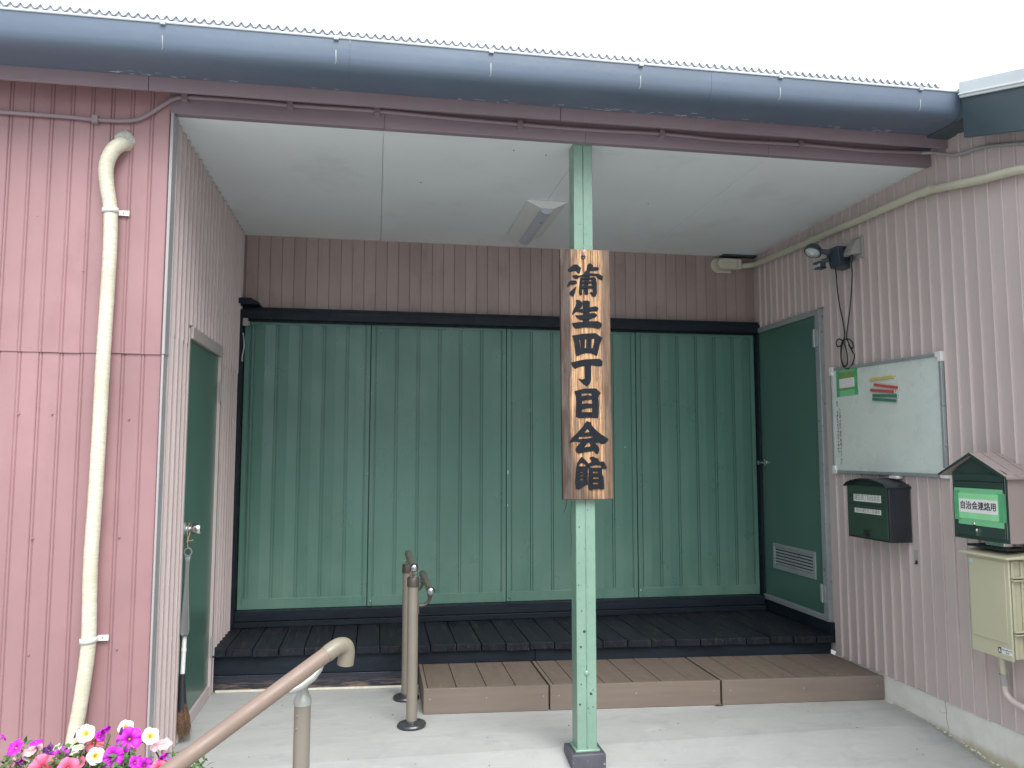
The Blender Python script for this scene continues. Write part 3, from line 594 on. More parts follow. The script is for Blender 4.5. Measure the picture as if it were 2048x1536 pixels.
o = m.build('paint_chip', M['flash'], sh); o['kind'] = 'stuff'

fr = thing('black_shutter_frame', 'black timber frame and sill around the green folding shutters', 'frame', (2.05, 2.1, .27))
m = MB(); m.box(.0, XR - .002, 2.085, YB + .01, 2.490, 2.560); m.build('lintel', M['black'], fr, bev=.003)
m = MB(); m.box(.0, XR - .002, 2.105, YB + .01, 2.5605, 2.583); m.build('lintel_cap', M['black'], fr, bev=.003)
m = MB(); m.box(.0325, 4.08, 2.120, YB + .01, 2.480, 2.4895); m.build('guide_rail', M['black'], fr, bev=.001)
m = MB(); m.box(-.02 + .022, .030, 2.07, YB + .01, .268, 2.4895); m.build('post', M['black'], fr, bev=.003)
m = MB(); m.box(4.084, XR - .001, 2.10, YB + .01, .268, 2.4895); m.build('post', M['black'], fr, bev=.003)
m = MB(); m.box(.0305, 4.083, 2.085, YB + .01, .308, .3765); m.build('sill', M['black'], fr, bev=.003)
m = MB(); m.box(.0305, 4.083, 2.060, YB + .01, .267, .3065); m.build('sill_base', M['black'], fr, bev=.003)
m = MB(); m.prism([(.002, 2.0, 2.585), (.002, 2.0, 2.632), (.09, 2.0, 2.632), (.15, 2.0, 2.600), (.15, 2.0, 2.585)], (0, .18, 0)); m.build('lintel_end_bracket', M['black'], fr, bev=.003)
m = MB(); m.box(.030, .066, 2.062, 2.084, 2.435, 2.492); m.box(.066, .078, 2.066, 2.084, 2.44, 2.47); m.build('latch_box', M['outlet'], fr, bev=.003)
m = MB(); m.tube(smooth_path([(.034, 2.065, 2.38), (.044, 2.055, 2.33), (.046, 2.05, 2.27), (.036, 2.055, 2.21), (.034, 2.062, 2.17)], 5), .006, 8); m.build('pull_handle', M['alu'], fr)

# ================================================================== black deck
dk = thing('wooden_deck', 'low worn black timber deck in front of the green shutters', 'deck', (2.05, 1.6, 0))
def D(Y, x): return Y + .0689 * (XR - x)
xs = [.004, .091, .254, .417, .574, .735, .898, 1.051, 1.21, 1.374, 1.542, 1.704, 1.865, 2.022, 2.186, 2.347, 2.508, 2.674, 2.838, 3.006, 3.171, 3.334, 3.494, 3.659, 3.82, 3.982, XR + .022]
random.seed(9)
for a, b in zip(xs[:-1], xs[1:]):
    e = random.uniform(-.008, .008); dz = random.uniform(-.0025, .0025); g = .0028
    bb = b - g
    if b > 4.1: bb = XR + .02
    m = MB(); m.hexa([(a + g, D(1.166, a) + e, .220 + dz), (bb, D(1.166, b) + e, .220 + dz), (bb, 2.085, .220 + dz), (a + g, 2.085, .220 + dz), (a + g, D(1.166, a) + e, .265 + dz), (bb, D(1.166, b) + e, .265 + dz), (bb, 2.085, .265 - dz), (a + g, 2.085, .265 - dz)])
    m.build('deck_plank', M['deck'], dk, bev=.003, smooth=False)
def slat(name, x0, x1, yo, z0, z1, mat, par, th=.03, bev=.003):
    m = MB(); m.hexa([(x0, D(1.166, x0) + yo, z0), (x1, D(1.166, x1) + yo, z0), (x1, D(1.166, x1) + yo + th, z0), (x0, D(1.166, x0) + yo + th, z0), (x0, D(1.166, x0) + yo, z1), (x1, D(1.166, x1) + yo, z1), (x1, D(1.166, x1) + yo + th, z1), (x0, D(1.166, x0) + yo + th, z1)])
    return m.build(name, mat, par, bev=bev, smooth=False)
slat('riser_board', .004, 2.06, .028, .102, .219, M['black'], dk); slat('riser_board', 2.063, XR - .003, .028, .102, .219, M['black'], dk)
slat('riser_board', .004, 1.33, .022, .006, .0995, M['deckface'], dk); slat('riser_board', 1.333, XR - .003, .022, .006, .0995, M['black'], dk)
slat('caulk_line', .03, 1.30, .004, .0005, .013, M['caulk'], dk, .02, .003)

# ================================================================== brown composite steps
def step(x0, x1, seams, label):
    t = thing('composite_step', label, 'step', ((x0 + x1) / 2, .8, 0), 'brown composite step units in front of the deck')
    m = MB(); F = lambda x: D(.624, x); B = lambda x: D(1.196, x)
    def hx(a, b, ya, yb, z0, z1):
        return MB().hexa([(a, F(a) + ya, z0), (b, F(b) + ya, z0), (b, F(b) + yb, z0), (a, F(a) + yb, z0), (a, F(a) + ya, z1), (b, F(b) + ya, z1), (b, F(b) + yb, z1), (a, F(a) + yb, z1)])
    hx(x0, x1, 0, .022, .001, .1446).build('front_board', M['stepface'], t, bev=.0025, smooth=False)
    ed = [x0 + .024] + seams + [x1 - .001]
    hx(x0, x0 + .022, .0235, .555, .001, .1446).build('end_board', M['stepface'], t, bev=.0025, smooth=False)
    for a, b in zip(ed[:-1], ed[1:]):
        dz = random.uniform(-.001, .001)
        hx(a + .0022, b - .0022, .0235, .555, .120 + dz, .1440 + dz).build('step_plank', M['step'], t, bev=.0022, smooth=False)
    hx(x1 - .02, x1, .0235, .55, .001, .118).build('end_board', M['stepface'], t, smooth=False)
    m = MB()
    for a, b in zip(ed[:-1], ed[1:]):
        for yy in (.055, .50):
            if random.random() < .55: m.lathe([(.0035, 0), (.0035, .0012), (.001, .0016)], ((a + b) / 2 + random.uniform(-.04, .04), F((a + b) / 2) + yy, .1445), 'Z', 7)
    for f in (.05, .5, .96):
        xx = x0 + (x1 - x0) * f; m.lathe([(.0035, .001), (.0035, -.0012), (.001, -.0016)], (xx, F(xx), .085), 'Y', 7)
    o = m.build('screw_head', M['alu'], t); o['kind'] = 'stuff'
    hx(x0 + .03, x1 - .03, .03, .54, .002, .10).build('core', M['rubber'], t, smooth=False)
step(1.299, 2.027, [1.491, 1.666, 1.837], 'short brown composite step unit at the left, beside the handrail posts')
step(2.037, 3.066, [2.19, 2.365, 2.54, 2.712, 2.886], 'brown composite step unit in the middle, partly behind the pale green post')
step(3.078, XR - .006, [3.232, 3.40, 3.567, 3.747, 3.94], 'brown composite step unit at the right, against the footing of the beige wall')
m = MB(); random.seed(2)
for k in range(9):
    m.add([(3.045 + random.uniform(-.03, .04), .685 + random.uniform(-.015, .01), .001 + random.uniform(0, .006)) for _ in range(4)], [(0, 1, 2), (1, 2, 3)])
tag(m.build('dead_leaf', M['pebble'], smooth=False), 'crumpled brown dead leaf on the concrete at the gap between step units', 'leaf')

# ================================================================== doors
def hinge(par, x, y, z0, z1, sgn, mat='trim'):
    m = MB(); m.box(min(x, x + sgn * .006), max(x, x + sgn * .006), y - .032, y + .032, z0, z1)
    h = m.build('hinge', M[mat], par, bev=.0012)
    m = MB(); m.tube([(x + sgn * .009, y, z0 - .004), (x + sgn * .009, y, z1 + .004)], .006, 10); m.build('hinge_pin', M[mat], h)
ld = thing('green_door', 'plain dark green door in the left porch wall with a silver round knob', 'door', (0, 1.0, .03))
m = MB(); m.box(-.035, .001, .548, 1.372, .072, 2.118); m.build('door_leaf', M['doorg'], ld, bev=.002)
m = MB(); m.box(-.06, .012, .522, .546, .0, 2.175); m.build('jamb', M['greige'], ld, bev=.002)
m = MB(); m.box(-.06, .018, 1.374, 1.410, .0, 2.122); m.build('jamb', M['greige'], ld, bev=.002)
m = MB(); m.box(-.06, .020, .571, 1.412, 2.123, 2.188); m.build('head_trim', M['greige'], ld, bev=.002)
m = MB(); m.box(-.06, .014, .571, 1.373, .001, .069); m.build('bottom_rail', M['greige'], ld, bev=.003)
hinge(ld, .018, 1.385, 1.83, 1.96, 1); hinge(ld, .018, 1.385, .25, .37, 1)
m = MB(); m.lathe([(.034, 0), (.033, .006), (.016, .010), (.012, .034)], (.002, .60, 1.100), 'X', 24); kb = m.build('rose', M['alu'], ld)
m = MB(); m.lathe([(.012, .034), (.023, .040), (.0285, .048), (.029, .078), (.026, .084), (.018, .087), (.0005, .088)], (.002, .60, 1.100), 'X', 28); m.build('door_knob', M['chrome'], ld)

hd = bpy.data.objects
rd = thing('green_louvred_door', 'dark green door in the right porch wall with a grey louvre vent and lever handle', 'door', (XR, 1.66, .37))
m = MB(); m.box(XR - .004, XR + .035, 1.238, 2.128, .392, 2.488); m.build('door_leaf', M['doorg'], rd, bev=.002)
m = MB(); m.box(XR - .022, XR + .05, 1.178, 1.236, .352, 2.530); m.build('jamb', M['alu'], rd, bev=.003)
m = MB(); m.box(XR - .020, XR + .05, 2.130, 2.168, .352, 2.530); m.build('jamb', M['alu'], rd, bev=.003)
m = MB(); m.box(XR - .021, XR + .05, 1.2365, 2.1295, 2.490, 2.530); m.build('head_rail', M['alu'], rd, bev=.003)
m = MB(); m.box(XR - .021, XR + .05, 1.2365, 2.1295, .352, .390); m.build('threshold', M['alu'], rd, bev=.003)
m = MB(); m.box(XR - .014, XR + .03, 1.16, 2.186, .2665, .350); m.build('kick_board', M['black'], rd, bev=.003)
hinge(rd, XR - .022, 1.232, 2.262, 2.385, -1, 'alu'); hinge(rd, XR - .022, 1.236, .478, .598, -1, 'alu')
m = MB(); fy0, fy1, fz0, fz1 = 1.345, 1.955, .612, .806; xo = XR - .012
m.box(xo, XR - .003, fy0, fy0 + .03, fz0, fz1); m.box(xo, XR - .003, fy1 - .03, fy1, fz0, fz1); m.box(xo, XR - .003, fy0 + .03, fy1 - .03, fz0, fz0 + .035); m.box(xo, XR - .003, fy0 + .03, fy1 - .03, fz1 - .025, fz1)
lv = m.build('louvre_vent', M['alu'], rd, bev=.0015)
m = MB(); m.box(XR - .0045, XR - .0038, fy0 + .03, fy1 - .03, fz0 + .03, fz1 - .02); m.build('dark_opening', M['rubber'], lv)
for k in range(6):
    z = fz0 + .040 + k * .0228
    m = MB(); m.add([(xo + .001, fy0 + .0305, z), (xo + .001, fy1 - .0305, z), (XR - .0052, fy1 - .0305, z + .0125), (XR - .0052, fy0 + .0305, z + .0125), (xo + .003, fy0 + .0305, z), (xo + .003, fy1 - .0305, z), (XR - .004, fy1 - .0305, z + .0125), (XR - .004, fy0 + .0305, z + .0125)], [(0, 1, 2, 3), (7, 6, 5, 4), (0, 4, 5, 1), (3, 2, 6, 7)])
    m.build('louvre_slat', M['alu'], lv, smooth=False)
m = MB(); m.lathe([(.030, 0), (.029, -.008), (.014, -.012), (.011, -.045), (.016, -.05), (.017, -.062), (.002, -.066)], (XR - .004, 2.05, 1.432), 'X', 20)
m.tube(smooth_path([(XR - .058, 2.05, 1.432), (XR - .062, 2.00, 1.433), (XR - .062, 1.945, 1.431)], 4), .0085, 10); m.build('lever_handle', M['chrome'], rd)

# ================================================================== pale green post with the name board
gp_ = thing('green_steel_post', 'pale green square steel post made of two welded channels on a dark concrete block', 'post', (2.064, .09, 0))
ch = .1; xa, xb, ya, yb_ = 2.013, 2.115, .040, .142; xm = 2.064; zt = ZC - .004
for a, b in ((xa, xm - .0004), (xm + .0004, xb)):
    m = MB(); m.box(a, b, ya, yb_, .028, zt); m.build('steel_channel', M['post'], gp_, bev=.0035, seg=3)
m = MB(); random.seed(4)
for z0, z1 in ((.05, .34), (.44, .86), (.92, 1.26), (2.58, 2.62), (2.66, 2.70)):
    zz = z0; pts = []
    while zz < z1: pts.append((xm + random.uniform(-.0012, .0012), ya - .0005, zz)); zz += .02
    m.tube(pts, [random.uniform(.0012, .0036) for _ in pts], 6)
m.lathe([(.004, .0), (.014, -.002), (.010, -.006), (.001, -.008)], (xm, ya, .405), 'Y', 9)
o = m.build('weld_bead', M['post'], gp_); o['kind'] = 'stuff'
m = MB(); random.seed(21)
for k in range(60):      # drips and pimples in the thick paint
    xx = random.uniform(xa + .008, xb - .008); zz = random.uniform(.06, 1.25) if k < 48 else random.uniform(2.55, 2.95); L = random.uniform(.003, .016)
    m.tube([(xx, ya + .0008, zz + L), (xx + random.uniform(-.001, .001), ya - .0002, zz), (xx, ya + .0006, zz - .003)], [.0008, random.uniform(.0014, .0026), .0008], 6)
o = m.build('paint_drip', M['post'], gp_); o['kind'] = 'stuff'
m = MB()
for xx, zz, r_ in ((2.030, 1.13, .0035), (2.075, 1.215, .0025), (2.058, 1.02, .002), (2.026, .84, .003), (2.040, .712, .003), (2.053, .610, .0065), (2.035, .535, .005), (2.085, .305, .006), (2.096, .322, .003), (2.028, .255, .005), (2.070, .235, .003), (2.095, .24, .003), (2.028, .95, .002)):
    m.lathe([(r_, 0), (r_ * 1.1, -.0012), (r_ * .7, -.0018)], (xx, ya + .0004, zz), 'Y', 7)
o = m.build('rust_hole', M['rubber'], gp_); o['kind'] = 'stuff'
m = MB(); m.box(xa - .012, xb + .012, ya - .014, yb_ + .012, .026, .040); m.build('foot_flange', M['post'], gp_, bev=.005)
def blockm():
    a = NT('dark_grey_block_paint'); n_ = a.noise(9, 7, None, .65)
    c = a.mix(a.ramp(n_, .3, .7), (.055, .055, .072), (.085, .085, .105)); c = a.mix(a.math('MULTIPLY', a.ramp(a.noise(14, 7, None, .7), .60, .66), .85), c, (.42, .42, .41))
    return a.done(c, .55, a.bump(n_, .4, .004))
m = MB(); m.box(1.977, 2.150, .002, .180, -.20, .0265); m.build('base_block', blockm(), gp_, bev=.006)

# name board
sb = thing('wooden_name_board', 'tall charred wooden sign hung on the green post, carved with seven black characters', 'sign', (2.065, .02, 1.9155))
SX, SZ = 2.065, 1.9155
ang = R(.40)
me_ = MB(); pr = []
hw, hh, th = .1315, .645, .030
me_.box(-hw, hw, -th, 0, -hh, hh)
bo = me_.build('board', M['signwood'], None, bev=.003); bo.location = (SX, .034, SZ); bo.rotation_euler = (0, -ang, 0); adopt(bo, sb)
bo.matrix_parent_inverse = world_of(sb).inverted()
yy = .0345 - .030
names = ['kama', 'sei', 'shi', 'cho', 'me', 'kai', 'kan']
for nm in names:
    m = MB()
    for i, ring in enumerate(GLYPHS[nm]):
        # slightly wavering carved edge
        pts = []
        for k in range(len(ring)):
            a, b = Vector(ring[k]), Vector(ring[(k + 1) % len(ring)])
            pts.append(a)
            if (b - a).length > .012:
                d = b - a; nrm = Vector((-d.y, d.x)).normalized(); pts.append(a + d * .5 + nrm * random.uniform(-.0009, .0009))
        ar = sum(pts[k].x * pts[(k + 1) % len(pts)].y - pts[(k + 1) % len(pts)].x * pts[k].y for k in range(len(pts))); sg = 1 if ar < 0 else -1
        q_ = []
        for k in range(len(pts)):
            t_ = (pts[(k + 1) % len(pts)] - pts[k - 1]).normalized(); q_.append(pts[k] + Vector((-t_.y, t_.x)) * sg * (.0009 if nm in ('kan', 'kama') else .0017))
        pts = q_
        cx_ = sum(p.x for p in pts) / len(pts); cz_ = sum(p.y for p in pts) / len(pts)
        P3 = [(p.x, yy - .0035 - .00035 * i, p.y) for p in pts]
        m.prism(P3, (0, .0075, 0))
    m.build('carved_character', M['char'], sb, bev=.0008, smooth=False, seg=1)
m = MB(); m.lathe([(.010, .0), (.012, -.003), (.009, -.006), (.003, -.004)], (2.052, yy, 2.520), 'Y', 12); m.build('hanging_hole', M['rubber'], sb)
m = MB(); m.tube(smooth_path([(2.052, yy + .006, 2.522), (2.053, yy - .010, 2.535), (2.056, yy - .006, 2.56), (2.060, .012, 2.572), (2.062, .034, 2.570)], 5), .0038, 8); m.build('hook', M['alu'], sb)
m = MB(); m.tube([(2.053, yy - .0012, 2.512), (2.052, yy - .0012, 2.48), (2.054, yy - .0012, 2.40), (2.053, yy - .0012, 2.33), (2.055, yy - .0012, 2.30)], [.003, .0022, .0016, .002, .001], 5); m.build('split_crack', M['rubber'], sb)
wr = MB(); wr.tube(smooth_path([(1.965, .03, 1.28), (1.962, .03, 1.255), (1.955, .03, 1.22), (1.948, .032, 1.205)], 4), .0018, 6); wr.tube(smooth_path([(1.99, .032, 1.27), (1.985, .034, 1.17), (1.988, .036, 1.08), (1.985, .034, .99)], 4), .0014, 6)
tag(wr.build('loose_wire', M['rubber']), 'thin dark wire dangling below the wooden name board on the left of the post', 'wire')

# ================================================================== insulated duct on the pink wall
du = thing('wrapped_duct', 'cream tape-wrapped pipe running down the pink siding wall', 'pipe', (-.23, -.04, .3))
path = smooth_path([(-.188, .02, 2.972), (-.200, -.035, 2.955), (-.232, -.056, 2.912), (-.256, -.055, 2.84), (-.252, -.050, 2.75), (-.232, -.048, 2.63), (-.226, -.048, 2.45), (-.229, -.048, 2.2), (-.234, -.048, 1.9), (-.236, -.048, 1.6), (-.240, -.048, 1.3), (-.246, -.048, 1.0), (-.240, -.048, .72), (-.243, -.048, .60), (-.262, -.048, .40), (-.285, -.050, .22), (-.300, -.055, .0), (-.300, -.06, -.08)], 14)
random.seed(8); rad = []
for i, p in enumerate(path):
    f = max(0., min(1., (2.9 - p.z) / .3)); base = .0305 + .003 * (1 - f)
    rad.append(base + .0003 * math.sin(i * 1.55) + random.uniform(-.0004, .0004))
m = MB(); m.tube(path, rad, 18); m.build('tape_wrap', M['duct'], du, sharp=80)
random.seed(6); m = MB(); vs = []
N = 14
m.lathe([(.043, .0), (.046, -.004), (.040, -.016), (.030, -.024), (.012, -.027)], (0, 0, 0), 'Y', 22)
m.v = [(x * random.uniform(.9, 1.12) - .198, y * random.uniform(.7, 1.2) + .0, z * random.uniform(.9, 1.12) * 1.05 + 2.988) for x, y, z in m.v]
m.build('putty_collar', M['putty'], du, sharp=60)
for z, xx in ((2.628, -.232), (.675, -.2405)):
    m = MB(); ring = [(xx + .0335 * math.cos(a), -.048 + .0335 * math.sin(a), z + .003 * math.cos(a)) for a in [R(t) for t in range(-190, 15, 12)]]
    vs = [(x, y, q - .011) for x, y, q in ring] + [(x, y, q + .011) for x, y, q in ring]; n_ = len(ring)
    m.add(vs, [(i, i + 1, i + 1 + n_, i + n_) for i in range(n_ - 1)])
    m.box(xx + .028, xx + .072, -.016, -.0135, z - .010, z + .012)
    cb_ = m.build('pipe_clamp', M['white'], du); so = cb_.modifiers.new('t', 'SOLIDIFY'); so.thickness = .0025; so.offset = 1
    m = MB(); m.lathe([(.0035, 0), (.003, -.002)], (xx + .048, -.0165, z + .001), 'Y', 8); m.lathe([(.0018, 0), (.001, -.001)], (xx + .058, -.0165, z + .001), 'Y', 6); m.lathe([(.0018, 0), (.001, -.001)], (xx + .066, -.0165, z + .001), 'Y', 6); m.build('clamp_screw', M['dbronze'], cb_)

# ================================================================== cream pipe along the right wall
pp_ = thing('cream_wall_pipe', 'cream plastic pipe along the top of the right wall, starting at a corner cap', 'pipe', (XR, 1, 3.0))
m = MB(); m.tube(smooth_path([(3.95, 2.155, 3.062), (4.00, 2.145, 3.063), (4.045, 2.10, 3.060), (4.062, 2.02, 3.056), (4.066, 1.7, 3.043), (4.066, 1.346, 3.032), (4.066, .95, 3.020), (4.066, .587, 3.010), (4.066, .25, 3.000), (4.066, .03, 2.992), (4.066, -.08, 2.975), (4.066, -.40, 2.915), (4.066, -.75, 2.855), (4.066, -1.6, 2.63), (4.066, -3, 2.2)], 6), .0225, 16); m.build('pipe_run', M['cream'], pp_)
for y_, z_ in ((.0, 2.990), (1.20, 3.028)):
    m = MB(); m.tube([(4.066, y_ - .04, z_ - .002), (4.066, y_ + .04, z_ + .001)], .0248, 16); m.build('pipe_socket', M['cream'], pp_)
m = MB(); c0 = (3.80, 3.062)
ring = [(x, 2.165, z) for x, z in arc((3.785, 3.062), .062, R(90), R(270), 10, lambda a, b: (a, b))] + [(3.90, 2.165, 3.0), (3.90, 2.165, 3.124)]
m.prism(ring, (0, .014, 0)); m.build('cap_back_plate', M['cream'], pp_, bev=.003)
m = MB(); ring = [(x, 2.10, z) for x, z in arc((3.805, 3.066), .045, R(90), R(270), 10, lambda a, b: (a, b))] + [(3.955, 2.10, 3.021), (3.968, 2.10, 3.035), (3.968, 2.10, 3.10), (3.955, 2.10, 3.111)]
m.prism(ring, (0, .066, 0)); m.build('entrance_cap', M['cream'], pp_, bev=.012, seg=3)
m = MB(); m.lathe([(.006, 0), (.005, -.003), (.001, -.004)], (3.925, 2.099, 3.04), 'Y', 8); m.box(3.922, 3.926, 2.097, 2.10, 3.05, 3.108); m.build('cap_screw', M['outlet'], pp_)

# ================================================================== security light and outdoor socket
sl_ = thing('security_light', 'dark slate sensor floodlight with an oval lens on the right wall', 'light', (XR, .9, 2.8))
m = MB(); m.hexa([(3.985, .735, 2.735), (XR, .815, 2.735), (XR, .90, 2.735), (3.99, .86, 2.735), (3.965, .735, 2.862), (XR, .815, 2.885), (XR, .93, 2.885), (3.95, .86, 2.858)]); m.build('body', M['lampblue'], sl_, bev=.004)
m = MB(); m.tube([(3.96, .80, 2.83), (3.925, .85, 2.85)], .018, 10); m.tube([(3.96, .82, 2.79), (3.93, .86, 2.785)], .016, 10); m.build('swivel_joint', M['lampblue'], sl_)
# oval lamp head, face turned down and out
hc = Vector((3.905, .925, 2.868)); ax = Vector((-.50, -.30, -.80)).normalized(); sx_ = Vector((.97, -.15, .10)); sx_ = (sx_ - ax * sx_.dot(ax)).normalized(); sz_ = ax.cross(sx_)
def oval(m, prof, a, b):
    vs = []; n_ = 22
    for s_, h in prof:
        for k in range(n_):
            t = 2 * math.pi * k / n_; vs.append(hc + sx_ * (a * s_ * math.cos(t)) + sz_ * (b * s_ * math.sin(t)) + ax * h)
    fs = []
    for i in range(len(prof) - 1):
        for k in range(n_): fs.append((i * n_ + k, i * n_ + (k + 1) % n_, (i + 1) * n_ + (k + 1) % n_, (i + 1) * n_ + k))
    fs += [tuple(range(n_ - 1, -1, -1)), tuple(range((len(prof) - 1) * n_, len(prof) * n_))]
    m.add(vs, fs); return m
oval(MB(), [(.25, -.055), (.65, -.048), (.92, -.025), (1.0, 0), (1.0, .012), (.90, .016), (.90, .008)], .058, .050).build('lamp_head', M['lampblue'], sl_)
oval(MB(), [(.89, .009), (.80, .016), (.45, .021), (.05, .023)], .058, .050).build('lamp_lens', M['lens'], sl_)
oval(MB(), [(.30, .022), (.22, .027), (.03, .028)], .045, .045).build('bulb_reflector', M['white'], sl_)
m = MB(); m.box(3.90, 3.955, .850, .925, 2.775, 2.787); m.box(3.90, 3.955, .850, .915, 2.738, 2.748); m.box(3.915, 3.95, .850, .862, 2.738, 2.787); m.build('sensor_shroud', M['lampblue'], sl_, bev=.002)
m = MB(); m.box(3.912, 3.95, .863, .895, 2.749, 2.774); m.build('sensor_window', M['lens'], sl_, bev=.002)
so_ = thing('outdoor_socket', 'grey weatherproof outdoor socket cover with a black plug, right of the security light', 'socket', (XR, .73, 2.84))
m = MB(); m.prism([(XR - .001, .655, 2.775), (XR - .012, .655, 2.770), (XR - .012, .655, 2.915), (XR - .001, .655, 2.918)], (0, .135, 0)); m.build('back_plate', M['outlet'], so_, bev=.003)
m = MB(); m.prism([(XR - .013, .672, 2.800), (XR - .075, .672, 2.795), (XR - .080, .672, 2.815), (XR - .045, .672, 2.885), (XR - .013, .672, 2.905)], (0, .100, 0)); m.build('hood', M['outlet'], so_, bev=.004)
m = MB(); m.tube([(XR - .050, .725, 2.798), (XR - .048, .725, 2.775), (XR - .046, .727, 2.745)], [.015, .012, .005], 10); m.build('plug', M['rubber'], so_)
xc = XR - .030
cb = MB()
cb.tube(smooth_path([(3.985, .80, 2.74), (4.03, .86, 2.70), (xc, .925, 2.62), (xc, .905, 2.50), (xc, .872, 2.38), (xc, .860, 2.28), (xc - .004, .895, 2.235), (xc - .004, .905, 2.15), (xc - .004, .875, 2.085), (xc - .006, .83, 2.10), (xc - .006, .835, 2.18), (xc - .004, .875, 2.25), (xc, .93, 2.275), (xc, .96, 2.255), (xc, .945, 2.225), (xc - .006, .90, 2.225)], 8), .0042, 8)
cb.tube(smooth_path([(XR - .046, .727, 2.75), (xc - .004, .745, 2.66), (xc, .775, 2.52), (xc, .805, 2.40), (xc + .004, .842, 2.29), (xc + .004, .83, 2.24), (xc + .004, .785, 2.17), (xc + .004, .765, 2.14), (xc + .004, .80, 2.08), (xc + .002, .85, 2.065), (xc + .004, .905, 2.10), (xc + .004, .915, 2.18), (xc + .004, .885, 2.25), (xc - .002, .82, 2.26), (xc - .002, .77, 2.225), (xc - .002, .775, 2.19), (xc, .82, 2.22)], 8), .0042, 8)
tag(cb.build('power_cable', M['rubber']), 'black power cable hanging from the security light, looped into a knot above the whiteboard', 'cable')

# ================================================================== whiteboard
wb = thing('whiteboard', 'grey-framed whiteboard with faint smears and small handwriting, fixed to the right wall', 'whiteboard', (XR, .5, 1.4))
wx = XR - .006
def wq(u, v):       # u 0..1 left(far) to right(near), v 0..1 bottom to top, board hangs a little crooked
    return (1.042 - u * 1.064, 1.383 + v * (.694 - .024 * u) + 0 * u)
m = MB(); a = [wq(0, 0), wq(1, 0), wq(1, 1), wq(0, 1)]
m.prism([(wx - .014, y_, z_) for y_, z_ in a], (.012, 0, 0)); m.build('board_panel', M['bboard'], wb, smooth=False)
def rail(p, q, w_=.020, name='frame_rail', mat='alu', d=.023):
    p, q = Vector((0, *p)), Vector((0, *q)); d_ = (q - p).normalized(); nrm = Vector((0, -d_.z, d_.y)) * w_ / 2
    m = MB(); m.prism([Vector((wx - d, 0, 0)) + v for v in (p + nrm, q + nrm, q - nrm, p - nrm)], (d - .001, 0, 0)); return m.build(name, M[mat], wb, bev=.002)
rail(wq(.03, 1), wq(.97, 1)); rail(wq(.03, 0), wq(.97, 0)); rail(wq(0, .035), wq(0, .965)); rail(wq(1, .035), wq(1, .965))
for u, v in ((0, 0), (1, 0), (1, 1), (0, 1)):
    y_, z_ = wq(u, v); s_ = -1 if u == 0 else 1; t_ = 1 if v == 0 else -1
    m = MB(); m.box(wx - .027, wx, y_ - .015 if u else y_ - .033, y_ + .033 if u else y_ + .015, z_ - .015, z_ + .015)
    m.box(wx - .0272, wx, y_ - .0152, y_ + .0152, (z_ - .016 if v == 0 else z_ - .040), (z_ + .040 if v == 0 else z_ + .016)); m.build('corner_cap', M['outlet' if 0 else 'white'], wb, bev=.003)
m = MB(); m.box(wx - .045, wx - .002, .36, .43, 1.355, 1.371); m.build('hanging_clip', M['white'], wb, bev=.002)
# handwriting: small strokes in two columns at the far-left edge
random.seed(31); m = MB(); xw = wx - .0146
def stroke(pts, r): m.tube([(xw, y_, z_) for y_, z_ in pts], r, 4)
for col, z0, z1, n_ in ((.962, 1.868, 1.425, 17), (.990, 1.862, 1.505, 16)):
    for k in range(n_):
        zc = z0 + (z1 - z0) * (k + .5) / n_; h = abs(z1 - z0) / n_ * .36; w_ = .0085
        if random.random() < .12: continue
        for q in range(random.randint(2, 5)):
            a1, a2 = random.uniform(-1, 1), random.uniform(-1, 1)
            if random.random() < .5: stroke([(col - w_, zc + a1 * h), (col + w_, zc + a1 * h + .002)], .0010)
            else: stroke([(col + a1 * w_, zc + h), (col + a2 * w_, zc - h)], .0010)
wo = m.build('handwriting', M['ink'], wb); wo['kind'] = 'stuff'
m = MB(); random.seed(14)
for (yc, zc, n_, w_, h_) in ((.27, 1.83, 5, .10, .02), (.20, 1.74, 12, .14, .025), (.25, 1.64, 6, .10, .02), (.22, 1.58, 8, .10, .02), (.3, 1.395, 9, .15, .006), (.62, 1.62, 3, .01, .04), (.12, 1.41, 5, .03, .006)):
    for k in range(n_):
        y_ = yc + random.uniform(-w_, w_); z_ = zc + random.uniform(-h_, h_); L = random.uniform(.004, .014)
        if random.random() < .5: stroke([(y_, z_), (y_, z_ - L)], .0007)
        else: stroke([(y_, z_), (y_ + L, z_ + .001)], .0007)
wo = m.build('faint_marks', paint('erased_marker_grey', (.44, .50, .465), .5, .1, 40, rnd=0), wb); wo['kind'] = 'stuff'

tn = thing('taped_note', 'small printed paper taped with green masking tape to the top left of the whiteboard', 'note', (wx, .87, 1.98))
def quad(x, ys, zs, mat, par, name, th=.0008, tilt=0):
    m = MB(); m.prism([(x, ys[0], zs[0] + tilt), (x, ys[1], zs[0]), (x, ys[1], zs[1]), (x, ys[0], zs[1] + tilt)], (th, 0, 0)); return m.build(name, M[mat], par, smooth=False)
xt = wx - .0153
quad(xt, (.748, .985), (2.045, 2.068), 'tape', tn, 'tape_strip'); quad(xt - .0002, (.745, .985), (1.885, 1.925), 'tape', tn, 'tape_strip')
quad(xt - .0006, (.952, .988), (1.884, 2.058), 'tape2', tn, 'tape_strip'); quad(xt - .0006, (.750, .782), (1.888, 2.060), 'tape2', tn, 'tape_strip')
quad(xt - .0003, (.78, .955), (1.925, 2.046), 'tapeolive', tn, 'tape_strip'); quad(xt - .0016, (.783, .952), (1.941, 2.003), 'paper', tn, 'paper')
m = MB(); random.seed(2)
for r_ in range(5):
    z_ = 1.992 - r_ * .0105; y_ = .94
    while y_ > .80:
        L = random.uniform(.006, .016); m.box(xt - .0022, xt - .0017, y_ - L, y_, z_ - .0016, z_); y_ -= L + random.uniform(.003, .012)
